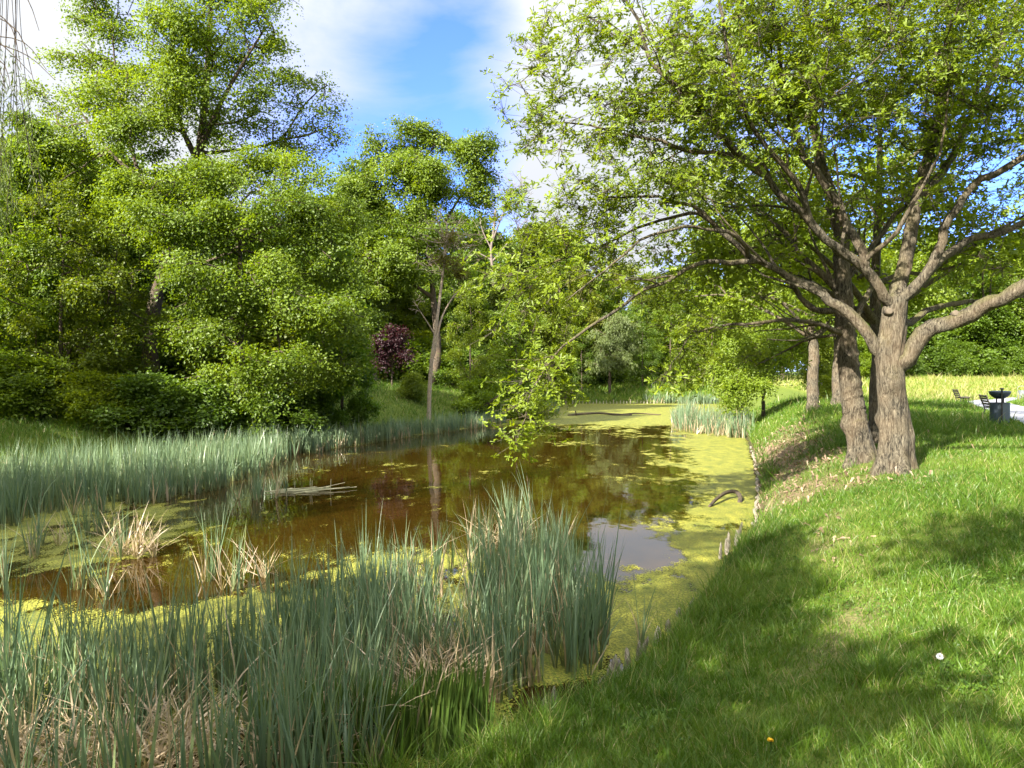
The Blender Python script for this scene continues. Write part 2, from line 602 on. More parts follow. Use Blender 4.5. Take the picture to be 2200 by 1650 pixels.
gm = raw_mesh('ground', np.stack([fx, fy, Z.ravel()], 1), fq, np.full(len(fq), 4),
              {'litter': litter_mask(fx, fy, fs), 'mud': smooth(.35, -.1, fs), 'meadow': meadow}, True)
tag(link('ground', gm, m), kind='structure')

# water -------------------------------------------------------------
m, t = new_mat('pond_water')
co = N(t, 'ShaderNodeTexCoord')
nz = N(t, 'ShaderNodeTexNoise', i_Scale=1.6, i_Detail=3.0); 
mpn = N(t, 'ShaderNodeMapping'); mpn.inputs['Scale'].default_value = (1.0, 0.55, 1); t.links.new(co.outputs['Object'], mpn.inputs[0])
t.links.new(mpn.outputs[0], nz.inputs['Vector'])
bs = N(t, 'ShaderNodeBsdfPrincipled', i_Roughness=0.03, i_IOR=1.5)
n2 = N(t, 'ShaderNodeTexNoise', i_Scale=.5, i_Detail=3.0); t.links.new(co.outputs['Object'], n2.inputs['Vector'])
t.links.new(mixc(t, n2.outputs[0], (0.017, 0.0088, 0.0011), (0.030, 0.016, 0.0024)), bs.inputs['Base Color'])
bp = N(t, 'ShaderNodeBump', i_Strength=0.10, i_Distance=0.05); t.links.new(nz.outputs[0], bp.inputs['Height']); t.links.new(bp.outputs[0], bs.inputs['Normal'])
out(t, bs.outputs[0])
wp = np.array(POND_S)
cen = wp.mean(0)
grow = wp + 0.0
wm = raw_mesh('pond_water', np.column_stack([grow, np.zeros(len(grow))]), np.arange(len(grow)), [len(grow)])
tag(link('pond_water', wm, m), kind='structure')

# path --------------------------------------------------------------
M_PATH = plain_mat('pale_paving', (0.20, 0.205, 0.225), 0.85, var=.10, scale=5)


def path_strip(pts, w):
    c = crom([(x, y, 0) for x, y in pts], .6)
    tg = np.gradient(c, axis=0); tg /= np.linalg.norm(tg, axis=1)[:, None]
    nrm = np.stack([tg[:, 1], -tg[:, 0]], 1)
    s = np.linspace(-w / 2, w / 2, 7)
    x = c[:, None, 0] + nrm[:, None, 0] * s; y = c[:, None, 1] + nrm[:, None, 1] * s
    z = ground(x, y) + .03
    k = len(c)
    ii = np.arange(k * 7).reshape(k, 7)
    f = np.stack([ii[:-1, :-1], ii[1:, :-1], ii[1:, 1:], ii[:-1, 1:]], -1).reshape(-1, 4)
    return np.stack([x, y, z], -1).reshape(-1, 3), f[:, ::-1]


pb = MB(); v, f = path_strip(PATH1, 2.2); pb.add(v, f)
v, f = path_strip(PATH2, 2.2); v[:, 2] += .012; pb.add(v, f)
tag(pb.obj('path', M_PATH, sm=True), kind='structure')

# ------------------------------------------------------------------ leaves
OAK_LEAF_V = np.array([(0, 0, 0), (.36, .15, .035), (.5, .085, .02), (.78, .20, .03), (1, 0, -.06), (.36, -.15, .035), (.5, -.085, .02), (.78, -.20, .03)])
OAK_LEAF_F = np.array([(0, 4, 3, 2, 1), (0, 5, 6, 7, 4)])
DIA_V = np.array([(0, 0, 0), (.5, .33, .10), (1, 0, -.04), (.5, -.33, .10)])
DIA_F = np.array([(0, 3, 2, 1)])
LAN_V = np.array([(0, 0, 0), (.45, .075, .02), (1, 0, -.08), (.45, -.075, .02)])


def basis(d, nrm):
    d = d / (np.linalg.norm(d, axis=1)[:, None] + 1e-9)
    s = np.cross(nrm, d); s /= np.linalg.norm(s, axis=1)[:, None] + 1e-9
    return np.stack([d, s, np.cross(d, s)], -1)          # columns


def scatter(tv, tf, pos, R, size, tint):
    k = len(tv)
    v = np.einsum('nij,kj->nki', R, tv) * size[:, None, None] + pos[:, None]
    f = (tf[None] + (np.arange(len(pos)) * k)[:, None, None]).reshape(-1, tf.shape[1])
    return v.reshape(-1, 3), f, np.repeat(tint, k)


def rnd_dirs(rng, n):
    v = rng.normal(size=(n, 3))
    return v / np.linalg.norm(v, axis=1)[:, None]


def rosettes(rng, pos, outd, k, size, tv=OAK_LEAF_V, tf=OAK_LEAF_F, tint=None, spread=.9):
    """k leaves radiating from each twig end"""
    n = len(pos)
    ax = outd * .5 + np.array((0, 0, .6)) - np.array(sun_vec) * .5 + rng.normal(size=(n, 3)) * .55
    ax /= np.linalg.norm(ax, axis=1)[:, None]
    a = np.repeat(ax, k, 0)
    p = np.repeat(pos, k, 0)
    r = rnd_dirs(rng, n * k)
    r -= a * np.sum(r * a, 1)[:, None]
    r /= np.linalg.norm(r, axis=1)[:, None] + 1e-9
    d = r * spread + a * rng.uniform(-.15, .6, (n * k, 1))
    nr = a + rng.normal(size=(n * k, 3)) * .33
    R = basis(d, nr)
    sz = size * rng.uniform(.6, 1.2, n * k)
    tt = np.repeat(tint if tint is not None else rng.random(n), k) + rng.normal(size=n * k) * .13
    return scatter(tv, tf, p + rng.normal(size=p.shape) * .015, R, sz, np.clip(tt, 0, 1))


# ------------------------------------------------------------------ wood skeleton
class Skel:
    def __init__(self):
        self.p = []; self.par = []; self.r = []; self.dir = []; self.limb = []; self.free = []

    def node(self, p, par, r=0.0, limb=0, free=True):
        self.p.append(p); self.par.append(par); self.r.append(r); self.limb.append(limb); self.free.append(free)
        d = p - self.p[par] if par >= 0 else np.array((0, 0, 1.0))
        self.dir.append(d / (np.linalg.norm(d) + 1e-9))
        return len(self.p) - 1

    def add_limb(self, pts, r0, r1, step=.22, limb=0, start=None, free_from=0.0):
        c = crom(pts, step)
        if limb > 0:
            s_ = np.arange(len(c)) * step
            wob = np.stack([fbm(s_ * 1.5, s_ * 0 + limb * 7.3 + q * 3.1, 3, 40 + q) - .5 for q in range(3)], 1)
            c = c + wob * .34 * np.clip(s_ / .8, 0, 1)[:, None] * min(1, .35 + r0 * 4)
        if len(self.p) == 0:
            par = -1; i0 = 0
        else:
            P_ = np.array(self.p)
            par = int(np.argmin(np.linalg.norm(P_ - c[0], axis=1))) if start is None else start
            i0 = 1
        n = len(c)
        rr = r0 + (r1 - r0) * (np.linspace(0, 1, n) ** .8)
        for i in range(i0, n):
            par = self.node(c[i], par, rr[i], limb, i / n >= free_from)
        return par

    def reach(self, targets, rng, step=.33, bend=.25, pen=.8, sag=0.0, wiggle=.06):
        """connect every leaf cluster to the nearest wood, nearest clusters first"""
        targets = np.asarray(targets)
        P0 = np.array(self.p)
        dmin = np.array([np.min(np.linalg.norm(P0 - q, axis=1)) for q in targets])
        cap = len(self.p) + len(targets) * 40
        buf = np.zeros((cap, 3)); dbuf = np.zeros((cap, 3)); fb = np.zeros(cap)
        n = len(self.p)
        buf[:n] = P0; dbuf[:n] = np.array(self.dir); fb[:n] = np.where(np.array(self.free), 0, 1e6)
        ends = []
        self.order = np.argsort(dmin)
        for q in targets[self.order]:
            dv = q - buf[:n]
            L = np.linalg.norm(dv, axis=1) + 1e-6
            cs = np.einsum('ij,ij->i', dv, dbuf[:n]) / L
            k = int(np.argmin(L * (1 + pen * (1 - cs)) + fb[:n]))
            a, L0, d0 = buf[k], L[k], dbuf[k]
            m_ = max(1, int(L0 / step))
            ctrl = a + d0 * L0 * bend + dv[k] * .25 + rng.normal(size=3) * L0 * wiggle + np.array((0, 0, sag * L0))
            par = k
            for i in range(1, m_ + 1):
                u = i / m_
                pt = a * (1 - u) ** 2 + ctrl * 2 * u * (1 - u) + q * u * u
                if i < m_:
                    pt = pt + rng.normal(size=3) * .02
                par = self.node(pt, par, 0.0, self.limb[k])
                buf[n] = pt; dbuf[n] = self.dir[-1]; n += 1
                if n >= cap - 50:
                    buf = np.vstack([buf, np.zeros_like(buf)]); dbuf = np.vstack([dbuf, np.zeros_like(dbuf)]); fb = np.concatenate([fb, np.zeros_like(fb)]); cap = len(buf)
            ends.append(par)
        return ends

    def finish(self, tip=.006, ex=2.35):
        n = len(self.p)
        acc = np.zeros(n); par = np.array(self.par); fixed = np.array(self.r)
        has = np.zeros(n, bool); has[par[par >= 0]] = True
        r = np.zeros(n)
        for i in range(n - 1, -1, -1):
            v = acc[i] ** (1 / ex) if has[i] else tip
            r[i] = fixed[i] if fixed[i] > 0 else max(v, tip)
            if par[i] >= 0:
                acc[par[i]] += r[i] ** ex if fixed[i] == 0 else 0
        for i in range(n):                       # a branch is never thicker than what carries it
            if par[i] >= 0 and fixed[i] == 0:
                r[i] = min(r[i], r[par[i]] * .93)
        self.rad = r
        return r

    def chains(self):
        n = len(self.p)
        kids = [[] for _ in range(n)]
        for i, q in enumerate(self.par):
            if q >= 0:
                kids[q].append(i)
        out_, stack = [], [(0, None)]
        while stack:
            s, base = stack.pop()
            c = [base] if base is not None else []
            i = s
            while True:
                c.append(i)
                ks = kids[i]
                if not ks:
                    break
                same = [q for q in ks if self.limb[q] == self.limb[i] and self.r[q] > 0]
                nxt = same[0] if same else max(ks, key=lambda q: self.rad[q])
                for q in ks:
                    if q != nxt:
                        stack.append((q, i))
                i = nxt
            out_.append(c)
        return out_

    def wood(self, rmin=0.0, sides=(3, 5, 8, 14)):
        """dict limb -> MB of tubes"""
        P_ = np.array(self.p); res = {}
        for c in self.chains():
            ids = np.array(c)
            rr = self.rad[ids].copy()
            if len(ids) > 1 and ids[0] == self.par[ids[1]]:
                rr[0] = min(rr[0], rr[1] * 1.35)
            keep = rr >= rmin
            if rmin > 0:
                k = len(rr) if keep.all() else int(np.argmin(keep))
                ids, rr = ids[:k], rr[:k]
            if len(ids) < 2:
                continue
            m_ = rr.max()
            n = sides[0] if m_ < .014 else sides[1] if m_ < .05 else sides[2] if m_ < .14 else sides[3]
            v, f = tube_arrays(P_[ids], rr, n)
            if n >= sides[2]:
                vv = v.reshape(len(ids), n, 3)
                cc = P_[ids][:, None]
                th_ = np.linspace(0, 2 * PI, n, endpoint=False)[None]
                ss_ = np.arange(len(ids))[:, None] * .8
                nz_ = fbm(np.cos(th_) * 1.4 + ss_ * .9, np.sin(th_) * 1.4 + ss_ * 1.1 + ids[0], 3, 51) - .5
                v = (cc + (vv - cc) * (1 + .55 * nz_[..., None])).reshape(-1, 3)
            res.setdefault(self.limb[ids[-1]], MB()).add(v, f)
        return res


def lumpy(p, r, n, flare, seed, amp=.06, knots=()):
    """a thick trunk: rings with root flare, ridges and knobs"""
    t, u, w = frames(p)
    th = np.linspace(0, 2 * PI, n, endpoint=False)
    s = np.concatenate([[0], np.cumsum(np.linalg.norm(np.diff(p, axis=0), axis=1))])
    T, S_ = np.meshgrid(th, s)
    cx, sx_ = np.cos(T), np.sin(T)
    nz = fbm(cx * 1.6 + 7, S_ * 1.1 + sx_ * 1.6, 4, seed) - .5
    rid = fbm(T * 9 / PI * 1.0, S_ * .9, 3, seed + 3) - .5
    rid = rid * smooth(0, .3, T) * smooth(2 * PI, 2 * PI - .3, T)
    fine = fbm(cx * 9 + sx_ * 5, S_ * 9 + sx_ * 9, 3, seed + 8) - .5
    R = r[:, None] * (1 + amp * 3.0 * nz + amp * 1.6 * rid + amp * .9 * fine)
    lob = .55 + .45 * np.cos(T * 5 + seed) * 1.0 + .3 * np.cos(T * 3 + seed * 2)
    R += flare * np.exp(-np.maximum(S_ - .22, 0) / .30) * np.clip(lob, .1, 1.4) * r[0]
    for ks, kt, kr, kh in knots:
        dth = (T - kt + PI) % (2 * PI) - PI
        R += kh * np.exp(-((S_ - ks) ** 2 + (dth * r.mean()) ** 2) / kr ** 2)
    v = p[:, None] + R[..., None] * (cx[..., None] * u[:, None] + sx_[..., None] * w[:, None])
    k = len(p)
    i = np.arange(k - 1)[:, None] * n + np.arange(n)[None]
    j = np.arange(k - 1)[:, None] * n + (np.arange(n)[None] + 1) % n
    return v.reshape(-1, 3), np.stack([i, j, j + n, i + n], -1).reshape(-1, 4)


def lobe_targets(rng, lobes, dens):
    """lobes: (px, py, depth, rx_px, ry_px, r_depth_m, weight) -> cluster centres in the world"""
    out_ = []
    for (px, py, d, rx, ry, rd, w) in lobes:
        n = max(3, int(dens * w * (rx * ry) * (d / F) ** 2 * (1 + rd * .35)))
        v = rnd_dirs(rng, n) * (rng.random((n, 1)) ** .42)
        dd = d + v[:, 1] * rd
        out_.append(np.stack([(px + v[:, 0] * rx - CX) / F * d, dd, EYE - (py + v[:, 2] * ry - HY) / F * d], 1))
    return np.concatenate(out_)


def thin(t, dmin):
    """drop cluster centres that crowd one another"""
    keep = []
    cells = {}
    for q in t:
        c = tuple((q // dmin).astype(int))
        if cells.get(c, 0) >= 2:
            continue
        cells[c] = cells.get(c, 0) + 1
        keep.append(q)
    return np.array(keep)


def oak_foliage(rng, sk, ends, base, n_ros, size, spread, bare=0.0, kleaf=6):
    P_ = np.array(sk.p)
    e = np.array([i for i in ends if rng.random() > bare])
    c = P_[e]; d = np.array(sk.dir)[e]
    n = len(c)
    k = rng.poisson(n_ros, n) + 2
    ii = np.repeat(np.arange(n), k)
    off = rng.normal(size=(len(ii), 3)) * np.array(spread)
    pos = c[ii] + off + d[ii] * rng.uniform(-.35, .25, (len(ii), 1))
    outd = off / (np.linalg.norm(off, axis=1)[:, None] + .05) * .7 + d[ii] * .6
    tint = .5 + .9 * (fbm(c[:, 0] * .9 + c[:, 2] * .5, c[:, 1] * .9 + c[:, 2] * .8, 3, 77) - .5)
    tint = tint[ii] + rng.normal(size=len(ii)) * .13
    v, f, tt = rosettes(rng, pos, outd, kleaf, size, tint=tint)
    # short twigs from the cluster to each leaf rosette
    a = c[ii] - d[ii] * .15
    tw = MB()
    ax = pos - a
    L = np.linalg.norm(ax, axis=1)[:, None] + 1e-6
    ax = ax / L
    s = np.cross(ax, np.array((.3, .2, .93))); s /= np.linalg.norm(s, axis=1)[:, None] + 1e-9
    b2 = np.cross(ax, s)
    q = []
    for end, r in ((a, .0045), (pos, .002)):
        for k3 in range(3):
            q.append(end + r * (math.cos(k3 * 2.094) * s + math.sin(k3 * 2.094) * b2))
    V = np.stack(q, 1).reshape(-1, 3)
    base_i = (np.arange(len(pos)) * 6)[:, None]
    Fq = np.concatenate([base_i + np.array([k3, (k3 + 1) % 3, 3 + (k3 + 1) % 3, 3 + k3]) for k3 in range(3)])
    return v, f, tt, V, Fq


# ------------------------------------------------------------------ the two big oaks on the bank
def big_oak(name, label, base_px, trunk, r_trunk, limbs, lobes, seed, dens, n_ros, size, bare, group=None, knots=(), scars=(), cell=.29, flare=.85):
    rng = np.random.default_rng(seed)
    b = hit(*base_px)
    D0 = b[1]
    pts = [b - np.array((0, 0, .25))] + [P(px, py, D0 + dd) for px, py, dd in trunk]
    sk = Skel()
    sk.add_limb(pts, r_trunk[0], r_trunk[1], step=.05, limb=0, free_from=.93)
    n_tr = len(sk.p)
    for li, (pp, r0, r1) in enumerate(limbs):
        sk.add_limb([P(px, py, D0 + dd) for px, py, dd in pp], r0, r1, limb=li + 1, free_from=.18)
    nb0 = len(sk.p)
    cand = [i for i in range(n_tr, nb0) if .02 < sk.r[i] < .10]
    for i in rng.choice(cand, 46, replace=False):
        d = sk.dir[i] * 1.1 + rng.normal(size=3) * .5 + np.array((0, 0, .3))
        d /= np.linalg.norm(d)
        L = rng.uniform(1.0, 2.4) * (.6 + sk.r[i] * 5)
        q0 = np.array(sk.p[i]); side = rng.normal(size=3) * .3
        q = [q0, q0 + d * L * .35 + side * .15 * L, q0 + d * L * .7 + side * .1 * L + np.array((0, 0, .06 * L)), q0 + d * L + np.array((0, 0, .15 * L))]
        rr = min(sk.r[i] * rng.uniform(.4, .62), .06)
        sk.add_limb(q, rr, rr * .3, limb=sk.limb[i], start=int(i))
    tg = lobe_targets(rng, [(a, c, D0 + d, e, g, h, w) for a, c, d, e, g, h, w in lobes], dens)
    tg = thin(tg, cell)
    ends = sk.reach(tg, rng, pen=.9, bend=.3, sag=.03)
    sk.finish(tip=.0065)
    root = thing(name, label, 'tree', b, group=group)
    P_ = np.array(sk.p); off = -b
    # trunk
    tp = P_[:n_tr]; tr = np.array(sk.r)[:n_tr]
    v, f = lumpy(tp + off, tr, 84, flare, seed, amp=.085, knots=knots)
    MB().add(v, f).obj('trunk', M_BARK, root, sm=True)
    # limbs with their own branches
    for lid, mb in sorted(sk.wood().items()):
        if lid == 0:
            continue
        mb.v = [q + off for q in mb.v]
        mb.obj('limb', M_BARK, root, sm=True)
    v, f, tt, V, Fq = oak_foliage(rng, sk, ends, b, n_ros, size, (.20, .20, .11), bare)
    cr = MB(); cr.add(v + off, f, tint=tt)
    co_ = cr.obj('crown', M_OAK, root)
    tw = MB().add(V + off, Fq).obj('twigs', M_BARK, co_)
    for (px, py, dd, r, nx_, ny_, nz_) in scars:
        nrm = np.array((nx_, ny_, nz_), float); nrm /= np.linalg.norm(nrm)
        c = P(px, py, D0 + dd) + off
        ring = MB().tube([c - nrm * .16, c - nrm * .04, c, c + nrm * .004], [r * 1.25, r * 1.12, r * .98, r * .7], 14)
        ring.obj('pruned_stub', M_CUT, root, sm=True)
    print(name, 'leaves', len(tt) // 8, 'nodes', len(sk.p), 'base', b)
    return root


OAK_A_LIMBS = [
    # (px, py, depth offset)
    ([(1935, 790, -.1), (1990, 725, -.35), (2060, 688, -.7), (2130, 650, -1.1), (2215, 612, -1.6), (2330, 560, -2.2), (2460, 500, -2.6)], .185, .085),
    ([(1895, 770, 0), (1842, 685, .1), (1785, 640, .2), (1690, 600, .3), (1618, 545, .3), (1548, 493, .2), (1507, 458, .1), (1462, 440, 0), (1385, 428, -.2), (1290, 430, -.3)], .125, .014),
    ([(1922, 655, 0), (1895, 635, -.1), (1862, 578, -.25), (1818, 545, -.3), (1736, 474, -.5), (1671, 414, -.6), (1643, 382, -.7), (1590, 345, -.7), (1500, 330, -.6), (1420, 312, -.6), (1340, 292, -.6), (1262, 262, -.6), (1180, 265, -.5)], .115, .011),
    ([(1925, 650, .05), (1935, 615, .1), (1960, 523, .2), (1982, 425, .2), (2003, 305, .3), (2025, 136, .3), (2050, 0, .3), (2060, -180, .3)], .16, .04),
    ([(1930, 650, -.1), (1965, 615, -.2), (2009, 567, -.35), (2032, 490, -.5), (2085, 409, -.7), (2150, 360, -1.0), (2215, 322, -1.3), (2330, 250, -1.6)], .11, .045),
    ([(1985, 590, -.2), (2028, 552, .1), (2090, 518, .2), (2150, 498, .3), (2220, 480, .4), (2350, 440, .5)], .095, .045),
    ([(1866, 585, -.25), (1850, 530, -.3), (1812, 469, -.2), (1770, 400, -.3), (1736, 349, -.4), (1712, 280, -.5), (1690, 170, -.6), (1672, 40, -.8), (1650, -120, -1)], .10, .025),
    ([(1945, 700, .3), (2000, 668, .8), (2063, 654, 1.2), (2140, 645, 1.6), (2220, 632, 2.0)], .075, .03),
    ([(1640, 563, .3), (1590, 560, .4), (1518, 562, .3), (1453, 589, .2), (1382, 627, 0), (1327, 665, -.2), (1273, 698, -.4), (1229, 730, -.5), (1180, 785, -.6), (1140, 850, -.7), (1118, 920, -.75)], .06, .010),
    ([(1643, 382, -.7), (1590, 330, -.9), (1530, 265, -1.1), (1463, 202, -1.2), (1403, 131, -1.3), (1376, 43, -1.4), (1338, -10, -1.4), (1290, -90, -1.5)], .075, .018),
    ([(1548, 493, .2), (1500, 462, .5), (1440, 470, .6), (1370, 485, .6), (1290, 530, .5), (1200, 560, .5), (1120, 590, .4)], .05, .010),
    ([(1618, 545, .3), (1560, 500, -.3), (1470, 490, -.7), (1380, 520, -.9), (1300, 580, -1), (1220, 650, -1)], .05, .009),
    ([(1982, 425, .2), (2040, 340, .6), (2100, 230, .9), (2140, 120, 1.2), (2180, 20, 1.4), (2230, -120, 1.6)], .085, .03),
    ([(1736, 474, -.5), (1720, 400, -.9), (1640, 320, -1.3), (1600, 220, -1.7), (1560, 100, -2), (1540, -60, -2.2)], .065, .02),
]
OAK_A_LOBES = [
    (1150, 110, -.3, 105, 100, 1.2, .55), (1120, 215, -.3, 85, 60, 1.2, .6), (1270, 90, -.6, 120, 110, 1.5, .6), (1180, 295, -.4, 120, 55, 1.2, .75), (1310, 230, -.5, 140, 90, 1.6, .7),
    (1390, 140, -1, 170, 150, 2.2, .75), (1560, 110, -1, 220, 190, 3.2, 1.05), (1800, 80, -.8, 260, 190, 3.8, 1.05), (2060, 110, -.5, 230, 200, 3.6, 1.05), (2200, 250, -1.2, 130, 160, 2.6, .8),
    (1450, 290, -.6, 180, 100, 2.0, .75), (1660, 250, -1.2, 230, 90, 2.2, .6), (1950, 230, -1.0, 220, 80, 2.0, .5), (1330, 390, -.3, 140, 60, 1.5, .7), (1480, 400, -.5, 140, 60, 1.6, .6),
    (1190, 470, .2, 150, 95, 1.6, .85), (1340, 500, .3, 140, 70, 1.8, .75), (1090, 560, .5, 80, 80, 1.2, .8), (1210, 600, .5, 150, 80, 1.6, .75), (1140, 690, 0, 100, 75, 1.2, .55),
    (1400, 620, .5, 130, 60, 1.5, .35), (1150, 780, -.6, 75, 65, .9, .7), (1200, 800, -.6, 70, 55, .9, .7), (1120, 875, -.75, 52, 60, .6, .9), (1110, 955, -.8, 42, 34, .4, 1.1), (1235, 835, -.5, 40, 45, .5, .7),
    (2130, 430, .2, 140, 70, 2, .35), (1700, 480, .8, 200, 90, 1.8, .25), (1850, 430, .8, 160, 80, 1.8, .3), (2150, 560, .8, 120, 60, 2, .3),
    (1500, -150, -1, 300, 140, 3.5, .22), (1900, -200, -.5, 350, 200, 4, .22), (2350, 100, -.5, 200, 300, 4, .25), (2400, 480, -1.5, 150, 120, 2, .3),
]
OAK_B_LIMBS = [
    ([(1812, 640, 0), (1812, 578, .1), (1800, 480, .2), (1774, 382, .3), (1755, 320, .3), (1740, 200, .4), (1735, 60, .5), (1730, -80, .5)], .19, .04),
    ([(1812, 640, 0), (1760, 580, .3), (1700, 520, .6), (1650, 470, .8), (1590, 410, 1), (1530, 370, 1.2)], .10, .02),
    ([(1806, 720, -.1), (1775, 700, -.3), (1736, 693, -.5), (1671, 687, -.7), (1600, 690, -.8), (1540, 700, -.8), (1480, 730, -.8), (1440, 780, -.9)], .06, .010),
    ([(1812, 665, 0), (1770, 668, .2), (1722, 640, .5), (1705, 610, .7), (1650, 560, 1), (1570, 540, 1.3), (1480, 560, 1.5)], .085, .014),
    ([(1816, 600, 0), (1850, 560, .4), (1890, 510, .8), (1940, 440, 1.2), (2010, 380, 1.6), (2100, 320, 2)], .09, .025),
    ([(1830, 700, 0), (1862, 640, .3), (1900, 600, .7), (1960, 590, 1.2), (2050, 570, 1.8), (2150, 540, 2.4)], .08, .02),
    ([(1810, 560, .1), (1770, 500, -.2), (1700, 450, -.5), (1640, 440, -.6), (1560, 440, -.8)], .07, .015),
    ([(1790, 720, .1), (1740, 730, .8), (1680, 760, 1.4), (1620, 790, 1.9)], .04, .01),
]
OAK_B_LOBES = [
    (1740, 180, .5, 240, 170, 3.0, .6), (1500, 380, 1, 150, 110, 2.2, .55), (1620, 440, 1, 170, 90, 2.5, .45), (1480, 560, 1.2, 170, 80, 2.2, .6), (1630, 560, 1.2, 140, 70, 2.2, .5),
    (1500, 690, -.5, 130, 60, 1.3, .75), (1420, 790, -.8, 75, 55, .8, .9), (1490, 830, -.6, 60, 45, .7, .9), (1590, 660, 0, 100, 50, 1.6, .5),
    (1950, 450, 1.5, 170, 100, 2.2, .5), (2100, 420, 2, 170, 110, 2.5, .5), (2100, 560, 2.2, 160, 60, 2.2, .55), (1900, 300, 1.2, 170, 110, 2.5, .5), (2080, 250, 1.8, 180, 130, 3, .45),
    (1660, 770, 1.6, 90, 40, 1, .4), (1600, 20, .5, 260, 120, 3, .4), (1900, 50, .8, 260, 140, 3, .4),
]
big_oak('oak_tree', 'stout oak with thick knobbly trunk and a heavy limb reaching out over the lawn', (1925, 1012),
        [(1922, 960, 0), (1920, 900, 0), (1914, 830, 0), (1913, 770, 0), (1918, 710, 0), (1922, 668, 0), (1925, 640, 0)], (.30, .215), OAK_A_LIMBS, OAK_A_LOBES, 5,
        21, 11.5, .116, .08, 'oaks along the pond bank', knots=((1.25, .5, .16, .10), (2.0, 2.6, .2, .08), (1.9, 5.2, .18, .08), (.9, 4.0, .25, .05), (2.6, 1.2, .2, .07)),
        scars=((1912, 668, -.225, .06, -.2, -1, .15), (2054, 672, -.80, .055, -.25, -1, .25)))
big_oak('oak_tree', 'leaning oak whose bare bole tilts left beside the stoutest oak', (1856, 992),
        [(1850, 965, 0), (1842, 920, 0), (1832, 860, 0), (1825, 800, 0), (1820, 740, 0), (1815, 690, 0), (1814, 640, 0)], (.265, .185), OAK_B_LIMBS, OAK_B_LOBES, 23,
        16, 11.0, .125, .08, 'oaks along the pond bank', knots=((1.1, 1.2, .14, .10), (1.2, .2, .12, .12), (2.0, 3.0, .15, .06)), cell=.34)


